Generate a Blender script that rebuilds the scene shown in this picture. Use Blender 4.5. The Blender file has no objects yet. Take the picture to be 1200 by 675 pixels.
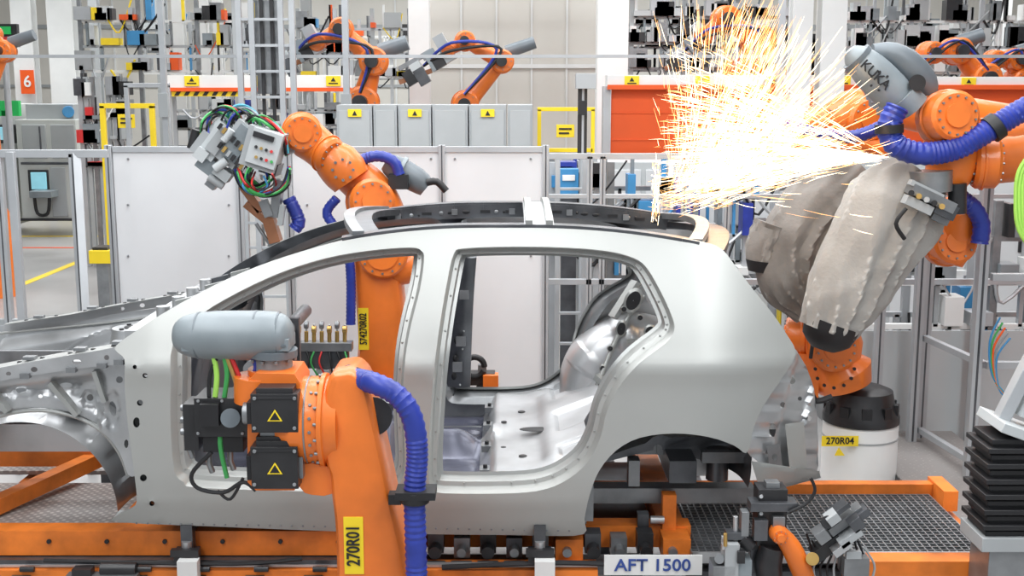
import bpy,bmesh,math,random
from mathutils import Vector,Matrix,Euler,noise,geometry
random.seed(7)
R=random.uniform
F=1400.0;CY=-4.8;CH=2.6;TH=math.radians(9.6)
def P(u,v,y):
    a=(u-600)/F;b=-(v-337.5)/F
    d=Vector((a,math.cos(TH)+b*math.sin(TH),-math.sin(TH)+b*math.cos(TH)))
    t=(y-CY)/d.y
    return Vector((0,CY,CH))+d*t
def S(y): return (y-CY)/F
# ---------------------------------------------------------------- materials
MATS={}
def mat(name,col,rough=.5,metal=0.,var=.12,scale=6.,bump=.0,bscale=40.,emit=0,spec=.5,coat=0,dirt=None):
    if name in MATS: return MATS[name]
    m=bpy.data.materials.new(name);m.use_nodes=True
    n=m.node_tree.nodes;l=m.node_tree.links
    bs=n['Principled BSDF']
    tc=n.new('ShaderNodeTexCoord')
    nz=n.new('ShaderNodeTexNoise');nz.inputs['Scale'].default_value=scale;nz.inputs['Detail'].default_value=5
    l.new(tc.outputs['Object'],nz.inputs['Vector'])
    cr=n.new('ShaderNodeValToRGB')
    c=Vector(col)
    lo=c*(1-var);hi=c*(1+var*.6)
    if dirt: lo=Vector(dirt)
    cr.color_ramp.elements[0].position=.3;cr.color_ramp.elements[1].position=.62
    cr.color_ramp.elements[0].color=(*lo,1);cr.color_ramp.elements[1].color=(min(hi.x,1),min(hi.y,1),min(hi.z,1),1)
    l.new(nz.outputs['Fac'],cr.inputs['Fac']);l.new(cr.outputs['Color'],bs.inputs['Base Color'])
    mr=n.new('ShaderNodeMapRange');mr.inputs['To Min'].default_value=max(.03,rough-.08);mr.inputs['To Max'].default_value=min(1,rough+.1)
    l.new(nz.outputs['Fac'],mr.inputs['Value']);l.new(mr.outputs['Result'],bs.inputs['Roughness'])
    bs.inputs['Metallic'].default_value=metal
    bs.inputs['Specular IOR Level'].default_value=spec
    if coat: bs.inputs['Coat Weight'].default_value=coat
    if bump:
        nb=n.new('ShaderNodeTexNoise');nb.inputs['Scale'].default_value=bscale;nb.inputs['Detail'].default_value=4
        l.new(tc.outputs['Object'],nb.inputs['Vector'])
        bp=n.new('ShaderNodeBump');bp.inputs['Strength'].default_value=bump;bp.inputs['Distance'].default_value=.01
        l.new(nb.outputs['Fac'],bp.inputs['Height']);l.new(bp.outputs['Normal'],bs.inputs['Normal'])
    if emit:
        bs.inputs['Emission Color'].default_value=(*col,1);bs.inputs['Emission Strength'].default_value=emit
    MATS[name]=m;return m
ORG=mat('robot_orange_paint',(.76,.175,.02),.38,0,.18,4,coat=.15)
ORGF=mat('frame_orange_paint',(.70,.18,.02),.55,0,.38,5,bump=.1)
BODY=mat('body_panel_steel',(.42,.43,.415),.43,.38,.05,2)
BODY2=mat('body_flange_steel',(.38,.39,.38),.38,.5,.1,3)
GALV=mat('galvanised_steel',(.52,.53,.54),.35,.7,.16,5)
DSTL=mat('inner_dark_steel',(.11,.115,.125),.34,.65,.3,7)
MSTL=mat('mid_steel',(.26,.27,.28),.36,.65,.22,8)
ALU=mat('aluminium_profile',(.47,.49,.51),.4,.4,.08,4)
WHT=mat('white_board',(.68,.695,.71),.5,0,.05,1.5)
WHT2=mat('white_paint_beam',(.76,.77,.76),.5,0,.06,2)
GRYC=mat('cabinet_grey',(.37,.39,.40),.5,0,.06,2)
PALE=mat('enclosure_pale_grey',(.52,.55,.56),.45,0,.08,1.2)
GRY=mat('motor_grey',(.14,.165,.185),.4,.1,.12,6)
LGRY=mat('housing_light_grey',(.235,.27,.29),.4,.1,.16,5)
BLK=mat('black_rubber',(.012,.012,.014),.5,0,.3,9)
BLK2=mat('black_plastic',(.02,.02,.022),.36,0,.3,9)
BLUE=mat('blue_hose',(.022,.042,.30),.36,0,.2,12)
YEL=mat('yellow_label',(.9,.66,.02),.5,0,.05,3)
RED=mat('red_cable',(.6,.03,.03),.4,0,.1)
GRN=mat('green_cable',(.05,.36,.09),.4,0,.1)
LGRN=mat('lime_hose',(.4,.75,.12),.4,0,.1)
CYN=mat('light_blue_box',(.05,.25,.5),.4,0,.1)
CANV=mat('canvas_cover',(.39,.38,.36),.95,0,.14,3,bump=.3,bscale=45,spec=.1)
CANV2=mat('canvas_cover_dirty',(.25,.235,.22),.95,0,.3,3,bump=.3,bscale=45,spec=.1)
PUR=mat('floor_damping_sheet',(.085,.09,.125),.28,.3,.3,5)
CONC=mat('concrete_floor',(.35,.345,.34),.34,0,.14,.9,bump=.03)
WALL=mat('factory_wall_cream',(.68,.66,.61),.7,0,.06,.5)
CEIL=mat('ceiling_sheet',(.42,.42,.41),.8,0,.1,1)
ORS=mat('orange_curtain',(.80,.10,.01),.5,0,.06,2)
BRS=mat('brass',(.55,.36,.12),.35,.8,.15)
COP=mat('copper_arm',(.34,.15,.08),.4,.6,.3)
SCR=mat('screen_glass',(.25,.55,.65),.2,0,.1,emit=.5)
GSIGN=mat('green_sign',(.02,.45,.1),.5,0,.1,emit=.15)
NAVY=mat('navy_sign',(.03,.07,.28),.5)
TUBE=mat('luminaire_tube',(1,.97,.9),.5,emit=6)
SPW=mat('spark_white_hot',(1,.82,.56),.5,emit=4.5)
SPO=mat('spark_orange',(1,.50,.18),.5,emit=2.6)
def tread():
    m=bpy.data.materials.new('tread_plate');m.use_nodes=True;n=m.node_tree.nodes;l=m.node_tree.links;b=n['Principled BSDF']
    tc=n.new('ShaderNodeTexCoord');mp=n.new('ShaderNodeMapping');mp.inputs['Rotation'].default_value=(0,0,.785);mp.inputs['Scale'].default_value=(32,32,32)
    ck=n.new('ShaderNodeTexVoronoi');ck.inputs['Scale'].default_value=1;ck.inputs['Randomness'].default_value=.15
    l.new(tc.outputs['Object'],mp.inputs[0]);l.new(mp.outputs[0],ck.inputs['Vector'])
    cr=n.new('ShaderNodeValToRGB');cr.color_ramp.elements[0].position=.2;cr.color_ramp.elements[1].position=.4
    cr.color_ramp.elements[0].color=(.62,.59,.56,1);cr.color_ramp.elements[1].color=(.32,.30,.29,1)
    l.new(ck.outputs['Distance'],cr.inputs[0]);l.new(cr.outputs[0],b.inputs['Base Color'])
    b.inputs['Metallic'].default_value=.25;b.inputs['Roughness'].default_value=.45
    return m
TREAD=tread()
# ---------------------------------------------------------------- builder
def cat(pts,n=4,closed=False):
    out=[];N=len(pts)
    rng=range(N if closed else N-1)
    for i in rng:
        if closed: a,b,c,d=pts[(i-1)%N],pts[i],pts[(i+1)%N],pts[(i+2)%N]
        else: a,b,c,d=pts[max(i-1,0)],pts[i],pts[i+1],pts[min(i+2,N-1)]
        for k in range(n):
            t=k/n
            out.append(.5*((2*b)+(c-a)*t+(2*a-5*b+4*c-d)*t*t+(3*b-a-3*c+d)*t**3))
    if not closed: out.append(pts[-1].copy())
    return out
class B:
    def __init__(s,name): s.name=name;s.bm=bmesh.new();s.mats=[]
    def mi(s,m):
        if m not in s.mats:s.mats.append(m)
        return s.mats.index(m)
    def faces(s,vs,fs,m):
        bv=[s.bm.verts.new(v) for v in vs];i=s.mi(m)
        for f in fs:
            try:
                fc=s.bm.faces.new([bv[k] for k in f]);fc.material_index=i;fc.smooth=True
            except ValueError: pass
        return bv
    def box(s,c,sz,m,rot=None):
        c=Vector(c);h=Vector(sz)/2
        M=Matrix.Identity(3)
        if rot is not None: M=rot if isinstance(rot,Matrix) else Euler([math.radians(a) for a in rot]).to_matrix()
        vs=[c+M@Vector((x*h.x,y*h.y,z*h.z)) for x in(-1,1) for y in(-1,1) for z in(-1,1)]
        s.faces(vs,[(0,1,3,2),(4,6,7,5),(0,4,5,1),(2,3,7,6),(0,2,6,4),(1,5,7,3)],m)
    def bx(s,u0,v0,u1,v1,y,d,m):
        a=P((u0+u1)/2,v0,y);b=P((u0+u1)/2,v1,y);x0=P(u0,(v0+v1)/2,y).x;x1=P(u1,(v0+v1)/2,y).x
        s.box(((x0+x1)/2,y+d/2,(a.z+b.z)/2),(abs(x1-x0),d,abs(a.z-b.z)),m)
    def beam(s,a,b,w,h,m,up=(0,0,1)):
        a=Vector(a);b=Vector(b);d=b-a;L=d.length
        if L<1e-6:return
        x=d/L;u=Vector(up)
        if abs(x.dot(u))>.98:u=Vector((0,1,0))
        y=u.cross(x).normalized();z=x.cross(y)
        s.box((a+b)/2,(L,w,h),m,Matrix((x,y,z)).transposed())
    def tube(s,pts,r,m,seg=12,sub=1,corr=0,caps=True,asp=1.,wr=0.,wf=5.,up=None,fold=0):
        pts=[Vector(p) for p in pts];N=len(pts)
        rs=list(r) if isinstance(r,(list,tuple)) else [r]*N
        if sub>1:
            v4=[Vector((p.x,p.y,p.z,q)) for p,q in zip(pts,rs)];v4=cat(v4,sub)
            pts=[Vector(q[:3]) for q in v4];rs=[q[3] for q in v4]
        if corr:
            np_,nr=[],[];k=0
            for i in range(len(pts)-1):
                L=(pts[i+1]-pts[i]).length;n=max(1,int(round(L/(corr/2))))
                for j in range(n):
                    np_.append(pts[i].lerp(pts[i+1],j/n));nr.append((rs[i]*(1-j/n)+rs[i+1]*j/n)*(1 if k%2 else .9));k+=1
            np_.append(pts[-1]);nr.append(rs[-1]);pts,rs=np_,nr
        N=len(pts);vs=[];pr=None
        for i in range(N):
            t=(pts[min(i+1,N-1)]-pts[max(i-1,0)])
            if t.length<1e-9:t=Vector((0,0,1))
            t.normalize()
            if pr is None:
                u=Vector(up) if up else (Vector((0,1,0)) if abs(t.y)<.9 else Vector((0,0,1)))
                pr=(u-t*u.dot(t)).normalized()
            else:
                pr=(pr-t*pr.dot(t)).normalized()
            q=t.cross(pr)
            for k in range(seg):
                a=2*math.pi*k/seg
                rr=rs[i];p=pts[i]+pr*math.cos(a)*rr*asp+q*math.sin(a)*rr
                if wr: p=p+(p-pts[i]).normalized()*wr*(noise.noise(p*wf)+.5*noise.noise(p*wf*2.3))
                if fold:
                    f=i/N
                    w_=noise.noise(Vector((math.cos(a+f*.8)*2.2,math.sin(a+f*.8)*2.2,f*1.6)))
                    w2_=noise.noise(Vector((math.cos(a-f*2)*1.0+9,math.sin(a-f*2)*1.0,f*4)))
                    p=p+(p-pts[i]).normalized()*fold*((.6-3.2*abs(w_))+(.4-2*abs(w2_)))
                vs.append(p)
        fs=[]
        for i in range(N-1):
            for k in range(seg):
                a=i*seg+k;b=i*seg+(k+1)%seg
                fs.append((a,b,b+seg,a+seg))
        if caps: fs.append(tuple(range(seg))[::-1]);fs.append(tuple((N-1)*seg+k for k in range(seg)))
        s.faces(vs,fs,m)
    def cyl(s,a,b,r,m,r2=None,seg=24): s.tube([a,b],[r,r if r2 is None else r2],m,seg)
    def sph(s,c,r,m,rot=None,seg=20):
        c=Vector(c);r=Vector(r) if not isinstance(r,(int,float)) else Vector((r,r,r));M=Euler([math.radians(a) for a in (rot or (0,0,0))]).to_matrix()
        vs=[];n=seg//2
        for i in range(n+1):
            t=math.pi*i/n
            for k in range(seg):
                a=2*math.pi*k/seg;tt=min(max(t,.02),math.pi-.02)
                vs.append(c+M@Vector((r.x*math.sin(tt)*math.cos(a),r.y*math.sin(tt)*math.sin(a),r.z*math.cos(tt))))
        fs=[(i*seg+k,(i+1)*seg+k,(i+1)*seg+(k+1)%seg,i*seg+(k+1)%seg) for i in range(n) for k in range(seg)]
        fs+= [tuple(range(seg)),tuple(n*seg+k for k in range(seg))[::-1]]
        s.faces(vs,fs,m)
    def prism(s,pts,ext,m):
        n=len(pts);ext=Vector(ext);vs=[Vector(p) for p in pts]+[Vector(p)+ext for p in pts]
        s.faces(vs,[tuple(range(n)),tuple(range(n,2*n))[::-1]]+[(i,i+n,(i+1)%n+n,(i+1)%n) for i in range(n)],m)
    def pp(s,uv,y,d,m,round_=0):
        pts=[P(u,v,y) for u,v in uv]
        if round_: pts=cat(pts,round_,True)
        s.prism(pts,(0,d,0),m)
    def bolts(s,c,ax,Rr,n,r,m,h=.012):
        c=Vector(c);ax=Vector(ax).normalized();u=Vector((0,0,1)) if abs(ax.z)<.9 else Vector((1,0,0))
        u=(u-ax*u.dot(ax)).normalized();w=ax.cross(u)
        for k in range(n):
            a=2*math.pi*k/n;p=c+u*math.cos(a)*Rr+w*math.sin(a)*Rr
            s.cyl(p,p+ax*h,r,m,seg=6)
    def joint(s,c,ax,r,L,m,bolts=12,bm_=None):
        c=Vector(c);ax=Vector(ax).normalized()
        a=c-ax*L/2;b=c+ax*L/2
        s.tube([a,a+ax*.02,a+ax*L*.3,a+ax*L*.32,a+ax*L*.40,a+ax*L*.42,b-ax*.02,b],[r*.86,r*.95,r*.95,r,r,r*.93,r*.93,r*.8],m,28)
        s.cyl(a-ax*.012,a,r*.6,bm_ or m)
        s.bolts(a,-ax,r*.75,bolts,r*.045,MSTL);s.bolts(b,ax,r*.7,bolts,r*.045,MSTL)
        s.cyl(b,b+ax*.015,r*.45,bm_ or m)
    def text(s,txt,c,size,m,rot=(90,0,0),sx=1):
        cu=bpy.data.curves.new('t','FONT');cu.body=txt;cu.size=size;cu.align_x='CENTER';cu.align_y='CENTER';cu.extrude=.0015;cu.resolution_u=3;cu.offset=size*.015
        ob=bpy.data.objects.new('t',cu);bpy.context.scene.collection.objects.link(ob)
        bpy.context.view_layer.update()
        me=bpy.data.meshes.new_from_object(ob)
        M=Matrix.Translation(Vector(c))@Euler([math.radians(a) for a in rot]).to_matrix().to_4x4()@Matrix.Diagonal((sx,1,1,1))
        s.faces([M@v.co for v in me.vertices],[tuple(p.vertices) for p in me.polygons],m)
        bpy.data.objects.remove(ob);bpy.data.meshes.remove(me);bpy.data.curves.remove(cu)
    def done(s,bevel=0,ang=35):
        me=bpy.data.meshes.new(s.name)
        bmesh.ops.recalc_face_normals(s.bm,faces=s.bm.faces)
        c=Vector((0,0,0))
        if s.bm.verts:
            xs=[v.co for v in s.bm.verts]
            lo=Vector([min(p[i] for p in xs) for i in range(3)]);hi=Vector([max(p[i] for p in xs) for i in range(3)])
            c=Vector(((lo.x+hi.x)/2,(lo.y+hi.y)/2,lo.z))
            for v in s.bm.verts:v.co-=c
        s.bm.to_mesh(me);s.bm.free()
        for m in s.mats:me.materials.append(m)
        me.set_sharp_from_angle(angle=math.radians(ang))
        ob=bpy.data.objects.new(s.name,me);ob.location=c;bpy.context.scene.collection.objects.link(ob)
        if bevel:
            md=ob.modifiers.new('b','BEVEL');md.width=bevel;md.segments=2;md.limit_method='ANGLE';md.angle_limit=math.radians(50)
        return ob
def inpoly(x,y,p):
    c=False;j=len(p)-1
    for i in range(len(p)):
        if (p[i][1]>y)!=(p[j][1]>y) and x<(p[j][0]-p[i][0])*(y-p[i][1])/(p[j][1]-p[i][1])+p[i][0]: c=not c
        j=i
    return c
def ell(cu,cv,a,b,rot=0,n=16):
    r=math.radians(rot);o=[]
    for k in range(n):
        t=2*math.pi*k/n;x=a*math.cos(t);y=b*math.sin(t)
        o.append((cu+x*math.cos(r)-y*math.sin(r),cv+x*math.sin(r)+y*math.cos(r)))
    return o
def smoothuv(uv,n=3): return [(p.x,p.y) for p in cat([Vector((a,b,0)) for a,b in uv],n,True)]
def cdt(outer,holes,grid):
    vs=[];es=[]
    for lp in [outer]+holes:
        b=len(vs);vs+=[Vector(q) for q in lp];es+=[(b+i,b+(i+1)%len(lp)) for i in range(len(lp))]
    bd=list(vs)
    u0=min(p[0] for p in outer);u1=max(p[0] for p in outer);v0=min(p[1] for p in outer);v1=max(p[1] for p in outer)
    v=v0+grid/2;row=0
    while v<v1:
        u=u0+grid/2+(grid/2 if row%2 else 0)
        while u<u1:
            if inpoly(u,v,outer) and not any(inpoly(u,v,h) for h in holes):
                if all((q.x-u)**2+(q.y-v)**2>(grid*.45)**2 for q in bd): vs.append(Vector((u,v)))
            u+=grid
        v+=grid*.87;row+=1
    r=geometry.delaunay_2d_cdt(vs,es,[],0,1e-5)
    V=r[0];T=[]
    for f in r[2]:
        cx=sum(V[i].x for i in f)/3;cy=sum(V[i].y for i in f)/3
        if inpoly(cx,cy,outer) and not any(inpoly(cx,cy,h) for h in holes):T.append(tuple(f))
    return V,T
def sst(a,b,x):
    t=min(max((x-a)/(b-a),0),1);return t*t*(3-2*t)
def emboss(p,amp,fr=5,seed=0):
    n=noise.noise(p*fr+Vector((seed,seed*2,0)));return amp*sst(-.12,.12,n)
# ================================================================= CAR BODY
CW=1.76
def ysurf(x,z):
    t=max(0,z-1.45)
    y=.02+.32*(t/.55)**1.25
    y+=.05*(max(0,1.0-z)/.26)**2
    y-=.010*math.exp(-((z-1.44)/.05)**2)
    y-=.006*math.exp(-((z-.87)/.018)**2)*(1-sst(.2,.35,x))
    s=max(0,x-.75);y+=.8*s*s
    s=max(0,-x-1.5);y+=.1*s
    return y
def US(u,v,off=0.,fn=ysurf):
    y=.1
    for _ in range(14):
        p=P(u,v,y+off);y=fn(p.x,p.z)
    return P(u,v,y+off)
outer=[(136,405),(165,384),(200,362),(250,335),(300,313),(350,296),(400,282),(450,272),(500,266.5),(560,264),(620,264.5),(680,267),(740,272),(790,278),(825,284),(846,292),(862,312),(880,336),(905,367),(922,392),(932,410),(928,425),(912,450),(895,475),(883,502),(880,518),(874,531),(860,522),(830,512),(790,508),(750,513),(722,528),(702,552),(691,580),(685,608),(684,626),(640,628),(600,627),(500,626),(400,623),(250,617),(140,612),(137,604),(152,597),(160,588),(158,560),(150,500),(146,450),(146,422),(138,413)]
fdoor=[(203,402),(235,369),(280,342),(330,319),(380,303),(430,294),(480,290),(494,294),(497,305),(492,340),(482,380),(475,420),(472,470),(474,520),(474,552),(463,571),(430,577),(240,572),(215,565),(204,550),(200,500),(200,450)]
rdoor=[(532,297),(545,291),(600,289),(660,290),(710,294),(742,302),(758,314),(775,343),(788,372),(790,388),(780,402),(750,425),(728,450),(712,480),(704,512),(690,540),(668,560),(640,573),(600,578),(520,578),(506,572),(502,555),(503,510),(507,450),(514,390),(524,330)]
outer_s=smoothuv(outer,3);fd=smoothuv(fdoor,3);rd=smoothuv(rdoor,3)
holesA=[ell(164,472,3.5,3.5),ell(160,495,4,6),ell(168,560,4,4),ell(170,440,3,3),ell(178,590,3,3),ell(158,430,2.5,2.5)]
car=B('car_body_shell')
V,T=cdt(outer_s,[fd,rd]+holesA,9)
near=[US(p.x,p.y) for p in V]
car.faces(near,T,BODY)
car.faces([p+Vector((0,.02,0)) for p in near],[t for t in T if sum(near[i].x for i in t)/3<-1.3],DSTL)
far=[Vector((p.x,CW-p.y,p.z)) for p in near]
car.faces(far,[t[::-1] for t in T],BODY)
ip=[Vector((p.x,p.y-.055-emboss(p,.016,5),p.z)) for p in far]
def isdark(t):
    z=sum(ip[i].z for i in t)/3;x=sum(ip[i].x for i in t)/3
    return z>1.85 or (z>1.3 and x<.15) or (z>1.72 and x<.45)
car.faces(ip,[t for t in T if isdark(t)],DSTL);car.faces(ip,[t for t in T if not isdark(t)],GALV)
def cup(p,rx,rz,rot=0,m=BODY2):
    p=Vector(p);M=Euler((0,math.radians(rot),0)).to_matrix();n=16
    for (k0,k1,d0,d1,mm) in ((1.35,1.0,0,-.008,m),(1.0,.05,-.009,-.009,BLK)):
        vs=[p+M@Vector((rx*k*math.cos(a),d,rz*k*math.sin(a))) for k,d in ((k0,d0),(k1,d1)) for a in [2*math.pi*i/n for i in range(n)]]
        car.faces(vs,[(i,(i+1)%n,(i+1)%n+n,i+n) for i in range(n)],mm)
def insetpx(lp,d):
    n=len(lp);out=[];A=sum(lp[i][0]*lp[(i+1)%n][1]-lp[(i+1)%n][0]*lp[i][1] for i in range(n))
    sg=1 if A>0 else -1
    for i in range(n):
        a=lp[i-1];b=lp[(i+1)%n];tx=b[0]-a[0];ty=b[1]-a[1];L=math.hypot(tx,ty) or 1
        out.append((lp[i][0]-sg*ty/L*d,lp[i][1]+sg*tx/L*d))
    return out
def strips(loops,m,mirror=True):
    n=len(loops[0]);
    for sgn in ((0,1) if mirror else (0,)):
        vs=[];
        for lp in loops: vs+=[Vector((p.x,CW-p.y,p.z)) if sgn else p for p in lp]
        fs=[(k*n+i,k*n+(i+1)%n,(k+1)*n+(i+1)%n,(k+1)*n+i) for k in range(len(loops)-1) for i in range(n)]
        car.faces(vs,fs,m)
def flat(lp,off): return [US(a,b,0)+Vector((0,off,0)) for a,b in lp]
for lp in (fd,rd):
    strips([flat(lp,0),flat(insetpx(lp,1.5),.008),flat(insetpx(lp,2.5),.04),flat(insetpx(lp,4),.055),flat(insetpx(lp,9),.06)],BODY)
    strips([flat(insetpx(lp,9),.06),flat(insetpx(lp,10.5),.075),flat(insetpx(lp,11),.12),flat(insetpx(lp,15),.125)],BODY2)
    l2=insetpx(lp,9)
    strips([flat(l2,.10),flat(insetpx(lp,3),.17),flat(insetpx(lp,-6),.19)],MSTL)
strips([flat(outer_s,0),flat(outer_s,.02),flat(insetpx(outer_s,3),.03),flat(insetpx(outer_s,9),.05)],BODY2)
for lp in (fd,rd):
    l3=insetpx(lp,7)
    for i in range(0,len(l3),2):
        p=US(*l3[i])+Vector((0,.056,0));car.sph(p,(.005,.004,.005),BODY2,seg=8)
for u in range(160,680,13):
    p=US(u,613+(u-160)*.018)+Vector((0,-.001,0));car.sph(p,(.005,.003,.005),MSTL,seg=8)
def zf(x,y):
    w=1-sst(-.2,-.14,x)
    z=.80+.012*sst(.1,.5,math.sin(y*30))*w
    z+=.13*math.exp(-((y-.88)/.11)**2)*(1-sst(-.3,0,x))
    z+=.13*sst(-.17,-.08,x)+.20*sst(0,.75,x)
    z+=.05*math.exp(-((x+.62)/.05)**4)
    z+=.018*sst(.12,.18,x)*(1-sst(.5,.56,x))*sst(.3,.36,y)*(1-sst(1.4,1.46,y))
    z-=.02*(sst(.20,.23,x)*(1-sst(.40,.43,x)))*sst(.5,.7,abs(math.sin(y*5.5)))
    z+=.02*math.exp(-((x-.62)/.04)**4)
    return z
nx,ny=170,80;gv=[]
for i in range(nx+1):
    for j in range(ny+1):
        x=-1.5+2.6*i/nx;y=.10+1.56*j/ny;gv.append(Vector((x,y,zf(x,y))))
q=[(i*(ny+1)+j,(i+1)*(ny+1)+j,(i+1)*(ny+1)+j+1,i*(ny+1)+j+1) for i in range(nx) for j in range(ny)]
car.faces(gv,[f for f in q if gv[f[0]].x<-.16],PUR);car.faces(gv,[f for f in q if gv[f[0]].x>=-.16],GALV)
for yy in (.14,1.62): car.box((-.55,yy,.83),(1.8,.06,.16),MSTL)
for yy in (.42,1.34): car.box((-.2,yy,.77),(2.6,.09,.07),MSTL)
for (x,y,a,b) in ((.12,.80,.085,.04),(-.35,.4,.03,.02),(-.35,1.3,.03,.02),(.45,.55,.03,.03),(-.35,.65,.02,.02),(.05,.45,.02,.02),(.05,1.2,.02,.02),(-.04,.6,.015,.015),(-.04,1.0,.015,.015),(-.26,.3,.015,.015),(-.26,1.1,.02,.015),(-.22,.5,.012,.012)):
    z=max(zf(x+dx,y+dy) for dx in(-.03,0,.03) for dy in (-.03,0,.03))
    car.sph((x,y,z-.002),(a,b,.005),BLK)
for (x,y) in ((-.12,.35),(-.12,.7),(-.12,1.05),(-.12,1.4)): car.box((x,y,zf(x,y)+.02),(.05,.07,.03),MSTL);car.cyl((x,y,zf(x,y)+.03),(x,y,zf(x,y)+.05),.01,BLK,seg=8)
for y in (.45,1.3): car.box((-.40,y,.83),(.03,.22,.03),BODY2);car.box((-.40,y,.85),(.05,.05,.03),MSTL)
def dome(cx,yo,sgn,cz,R_,dep,m):
    vs=[];n=72;k=12
    for j in range(k+1):
        t=j/k;yy=yo+sgn*dep*math.sin(t*math.pi/2);rr=R_*math.sqrt(max(0,1-t**3.2)) if j<k else .02
        for i in range(n+1):
            a=math.pi*(-.08+1.16*i/n);p=Vector((cx+rr*math.cos(a),yy,cz+rr*math.sin(a)))
            e=.018*sst(.2,.5,math.sin(a*8))*sst(.1,.3,t)*(1-sst(.75,.95,t))
            p+=Vector((math.cos(a)*e,sgn*e*.6,math.sin(a)*e));vs.append(p)
    car.faces(vs,[(j*(n+1)+i,j*(n+1)+i+1,(j+1)*(n+1)+i+1,(j+1)*(n+1)+i) for j in range(k) for i in range(n)],m)
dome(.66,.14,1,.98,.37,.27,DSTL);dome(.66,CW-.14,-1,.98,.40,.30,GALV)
for (u,v,w,h,rot,y) in ((742,352,8,12,25,1.33),(762,388,6,6,0,1.30),(728,385,5,8,10,1.31),(738,418,5,4,0,1.27),(766,350,4,4,0,1.33),(715,408,3,3,0,1.27),(750,372,3,3,0,1.30),(722,432,4,6,20,1.25),(752,402,3,3,0,1.28),(731,362,3,3,0,1.33),(706,432,3,4,0,1.25),(775,372,3,5,0,1.33)):
    cup(P(u,v,y),w*S(y),h*S(y),rot)
car.tube([P(700,452,1.22),P(728,385,1.33),P(762,338,1.42)],.014,BODY2,10,4)
car.beam(P(752,335,1.42),P(786,385,1.38),.05,.03,GALV);car.beam(P(700,440,1.24),P(716,452,1.20),.08,.03,BODY2)
car.beam(P(718,372,1.36),P(745,330,1.42),.06,.025,BODY2);car.beam(P(735,400,1.28),P(770,398,1.28),.02,.02,BODY2)
def cross(u0,v0,w,z_off,m,yA=.34,bulge=.035,h=.03,nb=12):
    a=P(u0,v0,yA);pts=[]
    for i in range(nb+1):
        t=i/nb;y=yA+(CW-2*yA)*t
        pts.append(Vector((a.x-.10*math.sin(t*math.pi)*(1 if u0<500 else -1)*(0 if 500<u0<700 else 1),y,a.z+z_off+bulge*math.sin(t*math.pi))))
    for i in range(nb): car.beam(pts[i],pts[i+1],w,h,m)
cross(432,279,.12,0,DSTL);cross(420,280,.05,.02,MSTL)
cross(632,268,.13,.0,GALV,bulge=.03);cross(620,266,.03,.014,BODY2,bulge=.035);cross(644,266,.03,.014,BODY2,bulge=.035)
cross(832,291,.12,-.02,DSTL,bulge=.03);cross(815,284,.06,.0,MSTL,bulge=.03)
for side in (0,1):
    pr=[]
    for u in range(400,840,20):
        v=264+max(0,(u-620))**2*.0005+max(0,560-u)**2*.0006
        p=US(u,v);p=p+Vector((0,.035,-.012));
        if side:p=Vector((p.x,CW-p.y,p.z))
        pr.append(p)
    for a,b in zip(pr,pr[1:]): car.beam(a,b,.085,.03,DSTL)
    sgn=-1 if side else 1
    for a,b in zip(pr,pr[1:]): car.beam(a+Vector((0,sgn*.045,-.03)),b+Vector((0,sgn*.045,-.03)),.012,.07,DSTL)
    random.seed(3)
    for k,p in enumerate(pr[1:-1]):
        t=[0,2,1,0,1,2,2,0,1][k%9];dx=R(-.015,.015)
        if t==0: car.box(p+Vector((dx,sgn*.053,-.03)),(.05,.006,.014),BLK)
        elif t==1: car.sph(p+Vector((dx,sgn*.053,-.032)),(.012,.004,.010),MSTL,seg=10);car.sph(p+Vector((dx+.04,sgn*.053,-.032)),(.007,.004,.007),BLK,seg=8)
        else: car.sph(p+Vector((dx,sgn*.053,-.032)),(.02,.004,.009),BLK,seg=10)
        if k%4==1: car.box(p+Vector((0,sgn*.055,-.03)),(.03,.012,.03),MSTL)
for k in range(7): car.sph(P(541-k*1.5,315+k*21,1.5),(.015,.01,.022),BLK,seg=10);car.sph(P(548-k*1.5,325+k*21,1.5),(.006,.01,.006),ALU,seg=8)
car.tube([P(548,300,1.42),P(542,360,1.5),P(533,450,1.6)],[.05,.06,.09],DSTL,10,4,asp=.5)
for (u,v) in ((544,345),(540,400),(536,430)): car.box(P(u,v,1.46),(.05,.03,.05),MSTL)
def sheet(uv,holes,m,yf,off=0,grid=7,amp=.015,fr=7,mirror=True,sm=3,ef=None):
    o=smoothuv(uv,sm) if sm else uv
    V_,T_=cdt(o,holes,grid);ps=[]
    for p in V_:
        w=US(p.x,p.y,off) if yf is None else P(p.x,p.y,yf)
        w.y+=ef(p.x,p.y) if ef else emboss(w,amp,fr);ps.append(w)
    car.faces(ps,T_,m)
    if mirror: car.faces([Vector((q.x,CW-q.y,q.z)) for q in ps],[t[::-1] for t in T_],m)
def tail(u,v):
    d=.03*sst(.35,.5,math.sin((u+v*.25)*.085))
    d+=.012*sst(.2,.5,math.sin(v*.19))
    return d
sheet([(930,408),(943,425),(952,445),(957,480),(959,520),(956,556),(930,566),(905,571),(892,545),(876,530),(880,505),(893,475),(910,450),(926,426)],[ell(930,448,4,4),ell(906,505,4,7),ell(948,490,3,3),ell(918,475,3,3),ell(900,530,3,3),ell(940,470,2.5,2.5)],GALV,None,.02,4.5,ef=tail)
sheet([(920,497),(942,494),(946,548),(926,556)],[],BODY,None,.0,6,0,1,sm=0)
sheet([(898,522),(914,520),(917,548),(903,552)],[ell(908,536,3,4)],MSTL,None,.0,6,0,1,sm=0)
sheet([(880,540),(960,552),(962,560),(905,575),(888,566)],[],BODY2,None,-.01,6,0,1,sm=0)
rx=US(950,500).x
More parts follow.
